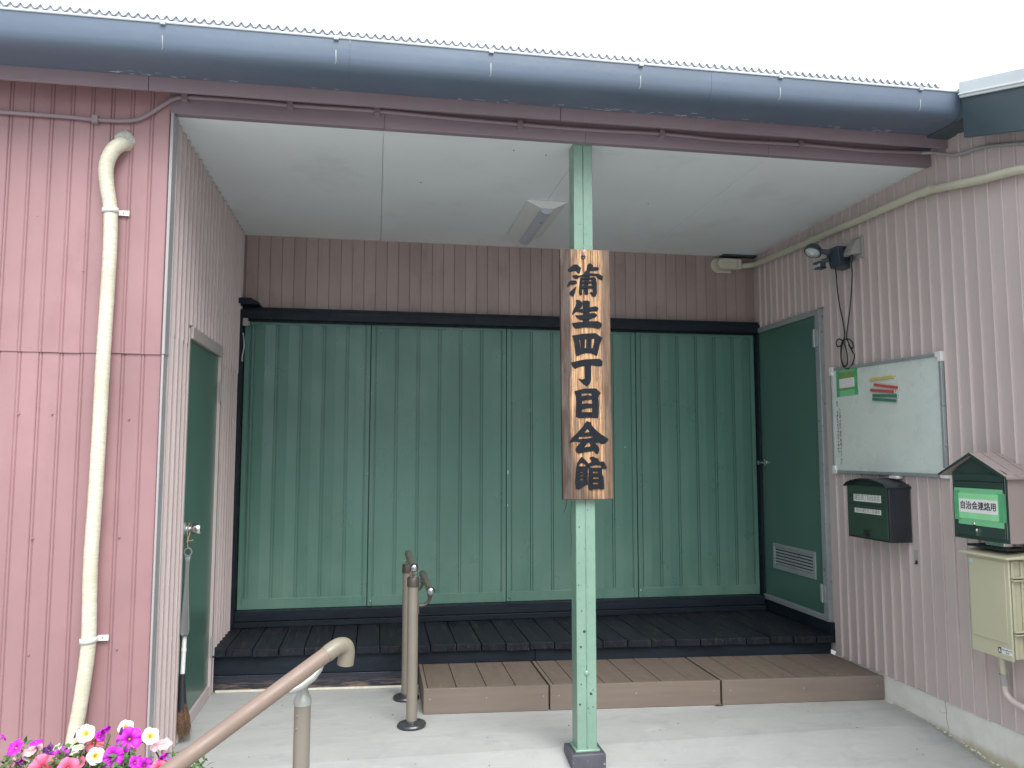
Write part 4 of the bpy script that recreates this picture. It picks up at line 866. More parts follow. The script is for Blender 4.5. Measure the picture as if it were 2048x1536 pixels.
o = m.build('printed_lines', M['inkgrey'], tn); o['kind'] = 'stuff'
def magnet(mat, p, q, label):
    t = thing('magnet_bar', label, 'magnet', (wx - .016, (p[0] + q[0]) / 2, (p[1] + q[1]) / 2), 'bar magnets on the whiteboard')
    p, q = Vector((0, *p)), Vector((0, *q)); d_ = (q - p).normalized(); nrm = Vector((0, -d_.z, d_.y)) * .0085
    m = MB(); m.prism([Vector((wx - .0245, 0, 0)) + v for v in (p + nrm, q + nrm, q - nrm, p - nrm)], (.0095, 0, 0)); m.build('magnet_body', M[mat], t, bev=.002)
    e = q + d_ * .0015
    m = MB(); m.prism([Vector((wx - .025, 0, 0)) + v for v in (q + nrm * .98, e + nrm * .98, e - nrm * .98, q - nrm * .98)], (.009, 0, 0)); m.build('white_end', M['white'], t)
    e2 = e + d_ * .0012
    m = MB(); m.prism([Vector((wx - .022, 0, 0)) + v for v in (e + nrm * .5, e2 + nrm * .5, e2 - nrm * .5, e - nrm * .5)], (.004, 0, 0)); m.build('end_socket', M['ink'], t)
magnet('mag_y', (.612, 1.968), (.370, 1.966), 'yellow bar magnet, topmost on the whiteboard')
magnet('mag_r', (.572, 1.934), (.334, 1.895), 'upper red bar magnet on the whiteboard, slanting down to the right')
magnet('mag_r', (.610, 1.903), (.374, 1.874), 'lower red bar magnet, just above the green ones on the whiteboard')
magnet('mag_g', (.588, 1.868), (.346, 1.848), 'upper green bar magnet on the whiteboard, touching the one below it')
magnet('mag_g', (.592, 1.845), (.352, 1.818), 'lowest green bar magnet on the whiteboard')

# ================================================================== text helper (flat print)
def text(s_, size, origin, xdir, ydir, mat, parent, name='lettering', sx=1.0, off=0.0, ext=.0004):
    cu = bpy.data.curves.new('text', 'FONT'); cu.body = s_; cu.size = size; cu.extrude = ext; cu.offset = off; cu.align_x = 'CENTER'; cu.align_y = 'CENTER'; cu.resolution_u = 2
    t = bpy.data.objects.new('text', cu); COL.objects.link(t); bpy.context.view_layer.update()
    dg = bpy.context.evaluated_depsgraph_get(); me = bpy.data.meshes.new_from_object(t.evaluated_get(dg)); bpy.data.objects.remove(t)
    x_, y_ = Vector(xdir).normalized(), Vector(ydir).normalized(); z_ = x_.cross(y_)
    mt = Matrix((x_ * sx, y_, z_)).transposed().to_4x4(); mt.translation = Vector(origin); me.transform(mt)
    me.materials.clear(); me.materials.append(M[mat]); return instance(name, me, parent)

# ================================================================== black and green wall mailbox
mbx = thing('arched_mailbox', 'black wall mailbox with arched top and green front bearing two white name labels', 'mailbox', (XR, .5, .98))
xf = XR - .146; y0, y1, z0, z1 = .300, .716, .985, 1.312
ring = [(y0, z0), (y1, z0), (y1, z1)] + [(y1 - (y1 - y0) * t, z1 + .034 * math.sin(math.pi * t) ** .8) for t in [i / 10 for i in range(1, 10)]] + [(y0, z1)]
m = MB(); m.prism([(xf, a, b) for a, b in ring], (.140, 0, 0)); m.build('box_shell', M['mblack'], mbx, bev=.004, sharp=30)
lid = [(y0 - .006, z1 - .004)] + [(y0 - .006 + (y1 - y0 + .012) * t, z1 + .002 + .040 * math.sin(math.pi * t) ** .75) for t in [i / 14 for i in range(1, 14)]] + [(y1 + .006, z1 - .004)]
inn = [(a, b - .010) for a, b in lid[::-1]]
m = MB(); m.prism([(xf - .022, a, b) for a, b in lid + inn], (.166, 0, 0)); m.build('arched_lid', M['mblack'], mbx, bev=.002, sharp=30)
m = MB(); m.box(xf - .004, xf - .0005, y0 + .012, y1 - .014, 1.245, 1.306); m.build('slot_flap', M['mgreen'], mbx, bev=.0015)
m = MB(); m.box(xf - .004, xf - .0005, y0 + .012, y1 - .014, 1.192, 1.2425); m.build('door_panel', M['mgreen'], mbx, bev=.0015)
m = MB(); m.box(xf - .0042, xf - .0005, y0 + .012, y1 - .014, .996, 1.1905); m.build('door_panel', M['mgreen'], mbx, bev=.0015)
m = MB(); m.box(xf - .012, xf - .003, .475, .538, 1.015, 1.040); m.box(xf - .012, xf - .003, .495, .515, 1.000, 1.015); m.build('latch', M['mblack'], mbx, bev=.002)
for (ya_, yb2, za, zb_, s_, sz, sxx) in ((.368, .640, 1.211, 1.2545, '蒲生四丁目自治会', .040, .80), (.372, .633, 1.140, 1.169, '越谷市蒲生四丁目5番地', .0255, .90)):
    m = MB(); m.box(xf - .0052, xf - .0044, ya_, yb2, za, zb_); lb = m.build('name_label', M['white'], mbx)
    text(s_, sz, (xf - .0056, (ya_ + yb2) / 2, (za + zb_) / 2 + sz * .03), (0, -1, 0), (0, 0, 1), 'inkgrey', lb, sx=sxx)

# ================================================================== house-shaped mailbox
hm = thing('house_shaped_mailbox', 'small gabled mailbox with dark green front and beige sides, a green-taped paper on it', 'mailbox', (XR, -.42, 1.07))
xf = XR - .160; y0, y1, z0, z1 = -.602, -.243, 1.078, 1.408; ya_ = -.40
m = MB(); m.prism([(xf + .003, a, b) for a, b in ((y0, z0), (y1, z0), (y1, z1), (ya_, 1.492), (y0, z1))], (.155, 0, 0)); m.build('box_body', M['mbeige'], hm, bev=.003)
m = MB(); m.prism([(xf, a, b) for a, b in ((y0, z0), (y1, z0), (y1, z1), (ya_, 1.492), (y0, z1))], (.0028, 0, 0)); ff = m.build('front_plate', M['mgreen2'], hm)
m = MB(); m.box(xf - .006, xf - .0005, y0 + .018, y1 - .014, z0 + .018, 1.325); m.build('front_door', M['mgreen2'], hm, bev=.002)
m = MB(); m.box(xf - .008, xf - .0005, y0 + .018, y1 - .014, 1.330, 1.364); m.build('slot_flap', M['mgreen2'], hm, bev=.002)
m = MB(); m.box(xf - .006, xf - .0005, y0 + .018, y1 - .014, 1.367, 1.402); m.build('upper_band', M['mgreen2'], hm, bev=.002)
ap = (-.395, 1.508); eL = (-.170, 1.400); eR = (-.625, 1.392)
for e in (eL, eR):
    m = MB(); m.prism([(xf - .022, *ap), (xf - .022, *e), (xf - .022, e[0], e[1] - .011), (xf - .022, ap[0], ap[1] - .013)], (.180, 0, 0)); m.build('roof_panel', M['mbeige'], hm, bev=.001)
    m = MB(); m.prism([(xf - .0245, *ap), (xf - .0245, *e), (xf - .0245, e[0], e[1] - .012), (xf - .0245, ap[0], ap[1] - .016)], (.0022, 0, 0)); m.build('gable_edge', M['mgreen2'], hm)
for f_ in (.35, .78):
    m = MB(); x_ = xf - .018 + .176 * f_
    m.prism([(x_, ap[0], ap[1] + .0006), (x_, eR[0], eR[1] + .0006), (x_, eR[0], eR[1] + .004), (x_, ap[0], ap[1] + .004)], (.006, 0, 0)); m.build('roof_seam', M['mbeige'], hm)
m = MB()
for yy_ in (y0 + .012, y1 - .009):
    m.tube([(xf - .001, yy_, z0 + .02), (xf - .001, yy_, 1.40)], .0012, 5)
m.build('hinge_rod', M['chrome'], hm)
m = MB(); m.lathe([(.008, 0), (.008, -.010), (.004, -.014)], (xf - .006, -.412, 1.128), 'X', 14); m.box(xf - .014, xf - .006, -.417, -.408, 1.100, 1.122); m.build('lock', M['chrome'], hm)
m = MB(); m.lathe([(.008, 0), (.008, -.008), (.005, -.012)], (xf - .006, -.395, 1.157), 'X', 14); m.build('lock_button', M['chrome'], hm)
m = MB(); m.box(XR - .12, XR - .03, -.52, -.40, 1.052, 1.077); m.build('mounting_foot', M['chrome'], hm, bev=.003)
m = MB(); m.box(XR - .14, XR - .01, -.56, -.30, 1.040, 1.052); m.build('mounting_plate', M['mblack'], hm, bev=.002)
def quad2(x, y_a, y_b, za, zb_, mat, par, name, th=.0008, sk=0.0):
    m = MB(); m.prism([(x, y_a, za), (x, y_b, za + sk), (x, y_b, zb_ + sk), (x, y_a, zb_)], (th, 0, 0)); return m.build(name, M[mat], par, smooth=False)
tp = thing('taped_paper_sign', 'white paper sign with black lettering framed in green tape on the house-shaped mailbox', 'sign', (xf, -.42, 1.24))
xq = xf - .0075
quad2(xq, -.262, -.580, 1.298, 1.336, 'tape', tp, 'tape_strip'); quad2(xq, -.284, -.580, 1.150, 1.190, 'tape', tp, 'tape_strip', sk=-.002)
quad2(xq - .0006, -.258, -.300, 1.170, 1.318, 'tape2', tp, 'tape_strip'); quad2(xq - .0006, -.545, -.595, 1.176, 1.312, 'tape2', tp, 'tape_strip')
quad2(xq - .0010, -.290, -.552, 1.180, 1.306, 'tapelight', tp, 'tape_strip')
quad2(xq - .0016, -.294, -.546, 1.210, 1.277, 'paper', tp, 'paper')
text('自治会連絡用', .0420, (xq - .0020, -.420, 1.243), (0, -1, 0), (0, 0, 1), 'ink', tp, sx=.96, off=.0006)

# ================================================================== cream plastic cabinet under it
cb2 = thing('cream_utility_box', 'cream plastic utility box with a sloping lid under the house-shaped mailbox', 'utility box', (XR, -.46, .5))
xf = XR - .150
m = MB(); m.box(xf, XR - .004, -.575, -.328, .540, 1.000); m.build('box_body', M['box'], cb2, bev=.006)
m = MB(); m.box(xf - .009, xf - .0003, -.583, -.322, .533, 1.003); m.build('door_rim', M['box'], cb2, bev=.004)
m = MB(); m.box(xf - .013, xf - .0092, -.562, -.335, .612, .990); m.build('door_panel', M['box'], cb2, bev=.003)
m = MB(); m.prism([(xf - .035, -.255, 1.012), (xf - .035, -.62, 1.012), (xf - .035, -.62, 1.022), (xf - .035, -.255, 1.022)], (.02, 0, 0))
m = MB(); m.hexa([(xf - .032, -.600, 1.004), (XR - .002, -.640, 1.012), (XR - .002, -.265, 1.012), (xf - .032, -.290, 1.004), (xf - .032, -.600, 1.014), (XR - .002, -.640, 1.036), (XR - .002, -.265, 1.036), (xf - .032, -.290, 1.014)])
m.build('lid', M['box'], cb2, bev=.003)
m = MB(); m.box(xf + .006, xf + .020, -.583, -.577, .545, .995); m.build('side_rib', M['box'], cb2, bev=.002)
m = MB(); m.box(xf + .055, xf + .070, -.586, -.577, .545, .995); m.build('side_rib', M['box'], cb2, bev=.002)
for z_ in (.905, .655):
    for q in (0, .014):
        m = MB(); m.box(xf + .001, xf + .110, -.600, -.577, z_ + q, z_ + q + .006); m.build('side_hinge', M['box'], cb2, bev=.002)
m = MB(); m.box(xf + .060, xf + .085, -.606, -.577, .870, .895); m.build('side_catch', M['box'], cb2, bev=.002)
m = MB(); m.box(xf - .0140, xf - .0131, -.358, -.336, .962, .984); m.build('sticker', paint('pale_blue_sticker', (.42, .60, .72), .4, .15, 60, rnd=0), cb2)
m = MB(); m.box(xf - .0100, xf - .0091, -.580, -.515, .560, .588); lb = m.build('maker_label', M['white'], cb2)
m = MB(); m.box(xf - .0101, xf - .0091, -.512, -.496, .560, .586); m.build('maker_mark', M['ink'], cb2)
m = MB(); m.tube([(xf - .0106, -.504, .582), (xf - .0106, -.504, .566)], .0013, 4); m.tube([(xf - .0106, -.508, .576), (xf - .0106, -.500, .576)], .0012, 4); m.tube([(xf - .0106, -.504, .574), (xf - .0106, -.509, .565)], .0012, 4); m.tube([(xf - .0106, -.504, .574), (xf - .0106, -.499, .565)], .0012, 4); m.build('maker_logo', M['white'], cb2)
text('ウオルボックス', .0115, (xf - .0104, -.548, .578), (0, -1, 0), (0, 0, 1), 'ink', lb, sx=.8, off=.0002, ext=.0002)
text('WB 3AJ', .0075, (xf - .0104, -.550, .567), (0, -1, 0), (0, 0, 1), 'ink', lb, sx=.8, ext=.0002)
cn = thing('conduit_bend', 'beige conduit with a grey coupling leaving the bottom of the cream utility box', 'conduit', (XR, -.45, .4))
m = MB(); m.tube([(XR - .075, -.410, .545), (XR - .055, -.400, .42)], .014, 12); m.build('upper_pipe', M['cream'], cn)
m = MB(); m.tube([(XR - .058, -.400, .430), (XR - .052, -.398, .375)], .018, 12); m.build('coupling', M['outlet'], cn)
m = MB(); m.tube(smooth_path([(XR - .053, -.398, .378), (XR - .050, -.402, .340), (XR - .045, -.43, .312), (XR - .040, -.49, .298), (XR - .035, -.60, .285), (XR - .03, -1.2, .26)], 5), .015, 12); m.build('bent_pipe', M['greige'], cn)

# ================================================================== handrails
hr = thing('double_handrail', 'taupe double handrail of two posts and two short rails in front of the steps', 'handrail', (1.22, .88, 0))
for (px_, py_, ztop) in ((1.223, .632, .762), (1.212, 1.135, .765)):
    m = MB(); m.tube([(px_, py_, .006), (px_, py_, ztop)], .030, 24); po = m.build('rail_post', M['bronze'], hr)
    m = MB(); m.tube([(px_, py_, ztop - .001), (px_, py_, ztop + .002), (px_, py_, ztop + .044), (px_, py_, ztop + .050)], [.0335, .0345, .0345, .030], 24); m.build('post_collar', M['dbronze'], po)
    m = MB(); m.lathe([(.078, .0), (.079, .008), (.074, .015), (.034, .020), (.031, .03)], (0, 0, 0), 'Z', 32)
    m.v = [(x * 1.02 + px_, y * 1.0 + py_ + .0, z + .001 + (x * .05 if py_ < 1 else 0) + .004) for x, y, z in m.v]; m.build('foot_cover', M['plate'], po)
    m = MB()
    for s_ in (-.011, .011): m.box(px_ + s_ - .0035, px_ + s_ + .0035, py_ - .014, py_ + .014, ztop + .048, ztop + .088)
    m.box(px_ - .0045, px_ + .0045, py_ - .010, py_ + .010, ztop + .060, ztop + .090); m.box(px_ - .018, px_ + .018, py_ - .016, py_ + .016, ztop + .046, ztop + .055)
    m.build('saddle_bracket', M['bronze'], po, bev=.002)
    m = MB(); m.tube([(px_ - .017, py_, ztop + .072), (px_ + .017, py_, ztop + .072)], .0055, 10); m.build('bracket_bolt', M['chrome'], po)
    m = MB(); zb_ = .655; m.tube(smooth_path([(px_ + .026, py_, zb_), (px_ + .052, py_, zb_ - .002), (px_ + .076, py_, zb_ + .008), (px_ + .092, py_, zb_ + .030), (px_ + .094, py_, zb_ + .050)], 5), [.009] * 16 + [.010] * 5, 12)
    m.box(px_ + .027, px_ + .034, py_ - .018, py_ + .018, zb_ - .045, zb_ + .020)
    for s_ in (-.011, .011): m.box(px_ + .094 + s_ - .0035, px_ + .094 + s_ + .0035, py_ - .012, py_ + .012, zb_ + .045, zb_ + .072)
    m.build('side_arm', M['dbronze'], po, bev=.0015)
for (x_, z_, ya2, yb3) in ((1.224, .873, .560, 1.185), (1.317, .745, .560, 1.185)):
    m = MB(); m.tube([(x_, ya2 + .01, z_), (x_ - .008, yb3, z_)], .0205, 20); rl = m.build('hand_rail', paint('dark_olive_rail_cover', (.105, .105, .085), .42, .08, 10, rnd=0), hr)
    m = MB(); m.lathe([(.0205, .012), (.0225, .008), (.0232, .0), (.0215, -.012), (.016, -.019), (.008, -.0225), (.0005, -.0235)], (x_, ya2, z_), 'Y', 24); m.build('end_cap', M['sphere'], rl)
    m = MB(); m.lathe([(.0205, -.03), (.022, -.028), (.022, 0), (.015, .008), (.0005, .011)], (x_ - .008, yb3, z_), 'Y', 20); m.build('end_cap', M['grip' if 0 else 'dbronze'], rl)

fr_ = thing('foreground_handrail', 'pinkish taupe sloping handrail on a post in the foreground, ending in a hooked elbow', 'handrail', (.806, -1.471, -.2))
e0 = Vector((.889, -1.499, .932)); lo = Vector((.545, -1.683, .725)); dr_ = (lo - e0).normalized()
tip = e0 - dr_ * .0
m = MB(); start = e0 + dr_ * .012; m.tube([start, e0 + dr_ * 2.2], .0222, 28); m.build('hand_rail', M['grip'], fr_)
m = MB(); m.tube([start + dr_ * .010, start - dr_ * .002], .0235, 28); m.build('joint_ring', M['elbow'], fr_)
q = start; pth = [q + dr_ * .004, q - dr_ * .012, q - dr_ * .030 + Vector((.003, .002, -.001)), q - dr_ * .047 + Vector((.006, .008, -.012)), q - dr_ * .055 + Vector((.006, .013, -.031)), q - dr_ * .056 + Vector((.004, .016, -.053)), q - dr_ * .056 + Vector((.002, .018, -.072))]
m = MB(); m.tube(smooth_path(pth, 6), .0240, 28); m.build('hooked_elbow', M['elbow'], fr_, sharp=50)
px_, py_ = .806, -1.475
zg = .775
m = MB(); m.tube([(px_, py_, -.17), (px_, py_, zg)], .0238, 28); m.build('rail_post', M['bronze'], fr_)
m = MB(); m.lathe([(.0238, 0), (.0255, .001), (.0258, .010), (.0245, .018), (.0195, .028), (.0155, .040), (.0150, .052)], (px_, py_, zg - .001), 'Z', 28); m.build('post_cap', M['lgrey'], fr_)
m = MB(); m.box(px_ - .004, px_ + .004, py_ - .014, py_ + .014, zg + .045, zg + .088); m.lathe([(.014, -.008), (.014, .008)], (px_ + .0, py_, zg + .068), 'Y', 20); m.build('pivot', M['lgrey'], fr_, bev=.001)
m = MB(); m.lathe([(.007, -.016), (.0065, -.019), (.003, -.020)], (px_ + .006, py_, zg + .070), 'Y', 14); m.build('pivot_bolt', M['chrome'], fr_)
# saddle plate following the underside of the rail
tpx = (px_ - e0.x) / dr_.x; cpt = e0 + dr_ * tpx; nrm = Vector((dr_.z, 0, -dr_.x)); nrm = nrm if nrm.z < 0 else -nrm; nrm = (nrm - dr_ * nrm.dot(dr_)).normalized()
m = MB(); pts = [cpt + dr_ * s_ + nrm * d_ for s_, d_ in ((-.062, .018), (-.05, .022), (-.02, .029), (.02, .029), (.05, .022), (.062, .018))]
m.tube(pts, [.004, .009, .012, .012, .009, .004], 12); m.build('saddle_plate', M['lgrey'], fr_)
m = MB()
for z_ in (zg - .026, zg - .062):
    m = MB(); m.lathe([(.004, 0), (.004, -.002), (.0015, -.0035)], (px_ - .0135, py_ - .0195, z_), 'Y', 10); m.build('post_screw', M['grip'], fr_)
P2 = e0 + dr_ * 1.9; m = MB(); m.tube([(P2.x, P2.y, -.4), (P2.x, P2.y, P2.z - .02)], .0238, 20); m.build('rail_post', M['bronze'], fr_)
m = MB(); m.lathe([(.07, 0), (.07, .012), (.03, .016)], (px_, py_, -.175), 'Z', 24); m.build('foot_cover', M['plate'], fr_)

# ================================================================== shoehorn, cord and broom at the left door
cdm = MB(); X_ = .026
cdm.tube(smooth_path([(X_ + .002, .572, 1.120), (X_ - .002, .570, 1.09), (X_ + .001, .572, 1.06), (X_ + .001, .574, 1.035), (X_ + .002, .576, 1.005), (X_ + .002, .578, .995)], 4), .0026, 7)
cdm.tube(smooth_path([(X_ + .006, .628, 1.120), (X_ + .008, .600, 1.09), (X_ + .004, .578, 1.055), (X_ + .002, .574, 1.035)], 4), .0024, 7)
cdm.tube([(X_ + .002, .572, 1.120), (X_ + .003, .60, 1.130), (X_ + .006, .628, 1.120)], .0026, 7); cdm.tube([(X_ + .002, .572, 1.042), (X_ + .018, .568, 1.040), (X_ + .030, .568, 1.044)], .003, 6); cdm.lathe([(.004, -.006), (.006, 0), (.004, .006)], (X_ + .001, .573, 1.037), 'Z', 8)
tag(cdm.build('tan_cord', M['cord']), 'tan cord looped over the silver knob of the left door', 'cord')
sh_ = thing('long_shoehorn', 'long grey plastic shoehorn hanging from the left door knob by a cord', 'shoehorn', (.03, .585, .54))
m = MB(); N_ = 24; ro, ri = .0225, .0150; c_ = (.030, .580, .980)
def hp(a, r_, d_): return (c_[0] + r_ * math.cos(a), c_[1] + d_, c_[2] + r_ * 1.1 * math.sin(a))
vs = []
for k in range(N_):
    a = 2 * math.pi * k / N_; vs += [hp(a, ro, .004), hp(a, ri, .004), hp(a, ri, -.004), hp(a, ro, -.004)]
fs = [(4 * k + i, 4 * ((k + 1) % N_) + i, 4 * ((k + 1) % N_) + (i + 1) % 4, 4 * k + (i + 1) % 4) for k in range(N_) for i in range(4)]
m.add(vs, fs); m.build('hanging_ring', M['horn'], sh_, bev=.0015)
m = MB(); rows = [(.960, .015, 0), (.93, .0105, 0), (.88, .0095, .001), (.80, .0115, .002), (.70, .0175, .004), (.62, .0225, .006), (.575, .0245, .007), (.552, .021, .007), (.541, .010, .006)]
vs = []; nseg = 6
for i_, (z_, hw_, cu_) in enumerate(rows):
    for k in range(nseg + 1):
        t = k / nseg * 2 - 1; vs.append((.030 - .0006 * i_ + hw_ * t, .580 + cu_ * (1 - t * t), z_))
fs = [(i * (nseg + 1) + k, i * (nseg + 1) + k + 1, (i + 1) * (nseg + 1) + k + 1, (i + 1) * (nseg + 1) + k) for i in range(len(rows) - 1) for k in range(nseg)]
m.add(vs, fs); o = m.build('blade', M['horn'], sh_); so = o.modifiers.new('t', 'SOLIDIFY'); so.thickness = .003
br = thing('small_broom', 'short brown-bristled broom with white handle and black cap standing behind the shoehorn', 'broom', (.03, .60, 0))
m = MB(); m.tube([(.024, .605, .62), (.022, .600, .47), (.021, .595, .345)], [.0115, .0115, .0115], 14); m.tube([(.022, .600, .476), (.022, .600, .460)], .0135, 14); m.build('handle', M['white'], br)
m = MB(); m.tube([(.021, .595, .348), (.021, .592, .30), (.024, .588, .22), (.028, .584, .165)], [.013, .017, .022, .027], 16); m.build('cap', M['rubber'], br)
random.seed(44); m = MB()
for k in range(520):
    a = random.uniform(0, 2 * math.pi); rr = random.random() ** .5
    p0 = Vector((.028 + .022 * rr * math.cos(a), .584 + .020 * rr * math.sin(a), .20)); p1 = Vector((.038 + .040 * rr * math.cos(a) + random.gauss(0, .005), .582 + .050 * rr * math.sin(a) + random.gauss(0, .006), random.uniform(.006, .06)))
    d = Vector((.0009, random.uniform(-.0004, .0004), 0)); mid = (p0 + p1) / 2 + Vector((random.gauss(0, .003), random.gauss(0, .004), 0))
    m.add([p0 - d, p0 + d, mid + d, mid - d, p1], [(0, 1, 2, 3), (3, 2, 4)])
o = m.build('bristles', M['bristle'], br, smooth=False); o['kind'] = 'stuff'

# ================================================================== petunia planter
pl = thing('flower_trough', 'brown trough planter holding the petunias at the lower left', 'planter', (.05, -1.33, -.19))
m = MB(); m.box(-.62, .52, -1.50, -1.15, .24, .46); m.v = [(x * (1 if z > .4 else .97), y if z > .4 else (y + 1.325) * .85 - 1.325, z) for x, y, z in m.v]; m.build('trough', M['trough'], pl, bev=.01)
m = MB(); m.box(-.60, .50, -1.48, -1.17, .455, .468); m.build('soil', M['soil'], pl)
st = thing('planter_stand', 'low concrete block stand under the flower trough', 'stand', (.0, -1.33, -.2))
for x_ in (-.40, -.02, .34):
    m = MB(); m.box(x_ - .10, x_ + .10, -1.46, -1.19, -.20, .2395); m.build('concrete_block', M['concrete'], st, bev=.006)
pt = thing('petunia_plants', 'mass of magenta, pink, white and purple petunias in bloom at the lower left', 'flowers', (.15, -1.33, .46))
def flower_mesh(seed, mat, open_=1.0, side=False):
    rnd_ = random.Random(seed); m = MB(); N_ = 60; rows = [(.07, -.95), (.09, -.6), (.13, -.32), (.24, -.10), (.45, .03), (.72, .07), (.93, .05 if not side else -.08), (1.0, .0 if not side else -.18)]
    vs = []; ph = [rnd_.uniform(-.10, .10) for _ in range(5)]
    for i, (r_, h) in enumerate(rows):
        t = max(0, (r_ - .3) / .7)
        for k in range(N_):
            a = 2 * math.pi * k / N_; lobe = (1 - .11 * t * abs(math.cos(2.5 * a)) ** 5) * (1 + .05 * t * ph[int(a / (2 * math.pi) * 5) % 5])
            ruff = t * (.09 * math.sin(5 * a + ph[0] * 9) + .055 * math.sin(11 * a + ph[1] * 30) + .035 * math.sin(19 * a + ph[2] * 50)); fold = -.12 * t * (1 - abs(math.sin(2.5 * a))) ** 3
            vs.append((r_ * lobe * math.cos(a), r_ * lobe * math.sin(a), h * open_ + ruff + fold))
    fs = [(i * N_ + k, i * N_ + (k + 1) % N_, (i + 1) * N_ + (k + 1) % N_, (i + 1) * N_ + k) for i in range(len(rows) - 1) for k in range(N_)]
    m.add(vs, fs); return m.mesh('petunia_flower', mat, sharp=80)
throat = MB(); throat.lathe([(.075, -.9), (.095, -.5), (.10, -.22), (.06, -.14), (.03, -.08)], (0, 0, 0), 'Z', 12); th_me = throat.mesh('flower_throat', M['throat'])
FL = [(-.014, -1.325, .651, .025, 'm', 1), (.02, -1.298, .635, .030, 'lp', 2), (.04, -1.322, .662, .018, 'm', 2), (.098, -1.304, .614, .028, 'm', 0), (.084, -1.38, .606, .040, 'hp', 0), (.165, -1.422, .618, .030, 'hp', 0), (.188, -1.366, .692, .026, 'w', 0), (.191, -1.299, .642, .030, 'p', 0), (.216, -1.36, .625, .025, 'w', 0), (.268, -1.372, .625, .029, 'm', 0), (.29, -1.3, .648, .036, 'm', 0), (.367, -1.369, .676, .025, 'w', 0), (.388, -1.332, .642, .033, 'lp', 2), (.233, -1.347, .693, .018, 'm', 3), (.064, -1.296, .629, .018, 'dp', 1), (.334, -1.39, .611, .020, 'm', 1), (.346, -1.341, .585, .023, 'm', 0), (.394, -1.376, .585, .025, 'hp', 0), (.401, -1.364, .614, .016, 'm', 3), (.45, -1.35, .615, .011, 'm', 3), (.425, -1.351, .589, .017, 'm', 1), (.114, -1.366, .660, .014, 'w', 3), (-.051, -1.259, .58, .022, 'lp', 1), (.017, -1.291, .613, .020, 'w', 1), (-.006, -1.317, .606, .013, 'm', 3), (.268, -1.26, .668, .024, 'w', 0), (-.075, -1.252, .659, .013, 'm', 3), (.160, -1.331, .645, .018, 'w', 2), (.243, -1.313, .574, .021, 'm', 0), (.167, -1.338, .602, .019, 'hp', 1), (.302, -1.30, .625, .013, 'hp', 3), (.22, -1.34, .675, .016, 'm', 1)]
rnd2 = random.Random(77)
kinds = ['m', 'hp', 'p', 'lp', 'w', 'dp']
for k in range(26):      # the part of the trough beyond the picture's edge
    FL.append((rnd2.uniform(-.55, -.10), rnd2.uniform(-1.47, -1.20), rnd2.uniform(.55, .64), rnd2.uniform(.020, .032), rnd2.choice(kinds), rnd2.choice([0, 0, 1])))
for k in range(10):
    FL.append((rnd2.uniform(-.05, .40), rnd2.uniform(-1.47, -1.40), rnd2.uniform(.52, .57), rnd2.uniform(.022, .032), rnd2.choice(kinds), 0))
cache = {}; camp = Vector((1.0039, -3.9128, 1.5)); tips = []
for i, (x_, y_, z_, r_, c_, kd) in enumerate(FL):
    key = (c_, kd, i % 3)
    if key not in cache: cache[key] = flower_mesh(i, M['p_' + c_], {0: .9, 1: 1.0, 2: 1.25, 3: 1.3}[kd], kd >= 2)
    p = Vector((x_, y_, z_)); v = (camp - p).normalized()
    if kd == 0: v = (v + Vector((rnd2.uniform(-.35, .35), rnd2.uniform(-.2, .2), rnd2.uniform(-.1, .3)))).normalized()
    elif kd == 1: v = (v + Vector((rnd2.choice([-1, 1]) * .8, 0, .6))).normalized()
    elif kd == 2: v = Vector((rnd2.uniform(-.4, .4), -.12, 1)).normalized()
    else: v = Vector((rnd2.choice([-.8, .9]), .5, .7)).normalized()
    o = instance('petunia_flower', cache[key], pt, p, v.to_track_quat('Z', 'Y').to_euler(), (r_, r_, r_ * .95))
    instance('flower_throat', th_me, o, (0, 0, 0)).matrix_parent_inverse = Matrix.Identity(4)
    tips.append((p - v * r_ * .9, v))
m = MB()
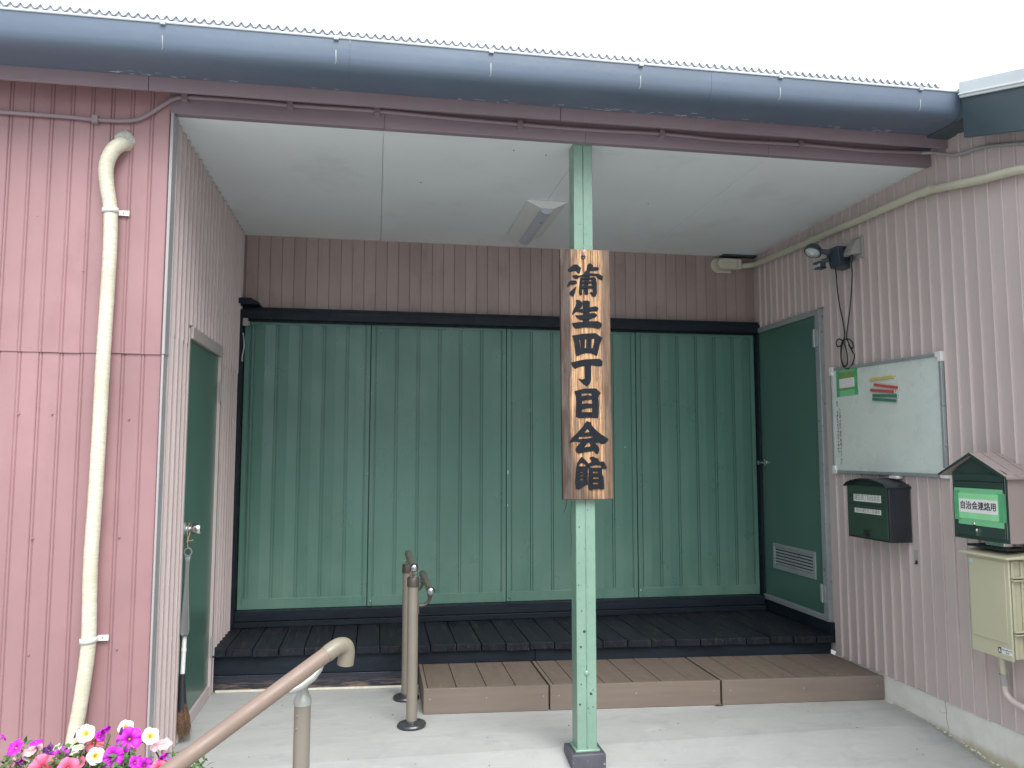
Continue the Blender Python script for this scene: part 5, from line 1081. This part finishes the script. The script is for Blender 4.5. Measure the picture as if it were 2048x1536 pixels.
for p, v in tips:
    base = Vector((p.x + rnd2.uniform(-.05, .05), -1.33 + rnd2.uniform(-.06, .06), .465)); mid = (p + base) / 2 + Vector((rnd2.uniform(-.03, .03), 0, .01))
    m.tube(smooth_path([base, mid, p - v * .012, p], 3), [.0022] * 7 + [.0018] * 3, 5)
o = m.build('stems', M['leaf'], pt); o['kind'] = 'stuff'
m = MB()
def leaf(p, d, n_, L, W):
    d = d.normalized(); s_ = d.cross(n_).normalized(); n2 = s_.cross(d)
    m.add([p, p + d * L * .4 + s_ * W + n2 * .002, p + d * L * .45, p + d * L * .4 - s_ * W + n2 * .002, p + d * L - n2 * .004], [(0, 1, 2), (0, 2, 3), (1, 4, 2), (2, 4, 3)])
for k in range(3600):
    x_ = rnd2.uniform(-.62, .50); top = .655 - .05 * abs(math.sin(x_ * 19 + 1)) - (.045 if x_ > .32 else 0) - (.03 if x_ < -.02 else 0)
    y_ = rnd2.gauss(-1.33, .075); z_ = rnd2.triangular(.45, top, top - .03)
    leaf(Vector((x_, y_, z_)), Vector((rnd2.gauss(0, 1), rnd2.gauss(-.3, 1), rnd2.gauss(.4, .7))), Vector((rnd2.gauss(0, .5), rnd2.gauss(0, .5), 1)), rnd2.uniform(.016, .036), rnd2.uniform(.004, .009))
o = m.build('leaves', M['leaf'], pt, smooth=False); o['kind'] = 'stuff'
m = MB()
for x_, y_, z_, dx_ in ((.135, -1.30, .660, .6), (.262, -1.30, .655, .2)):
    a = Vector((x_, y_, z_)); d = Vector((dx_, 0, 1)).normalized(); m.tube([a, a + d * .012, a + d * .024, a + d * .032], [.0022, .0045, .004, .001], 8)
m.build('buds', M['p_dp'], pt)
# litter on the slab
random.seed(19); m = MB()
for k in range(46):
    x_ = random.uniform(.15, 3.9); y_ = random.uniform(-.2, .6) if k < 34 else random.uniform(.6, 1.3)
    if y_ > .55 and x_ > 1.2: continue
    z_ = .0015 - max(0, .25 - y_) * .1; L = random.uniform(.002, .012); a = random.uniform(-.5, .5)
    m.tube([(x_, y_, z_ + .001), (x_ + L * math.cos(a), y_ + L * math.sin(a), z_ + .001)], random.uniform(.0008, .002), 4)
o = tag(m.build('ground_litter', M['pebble']), 'tiny twigs and specks of grit scattered on the concrete slab', 'litter'); o['kind'] = 'stuff'
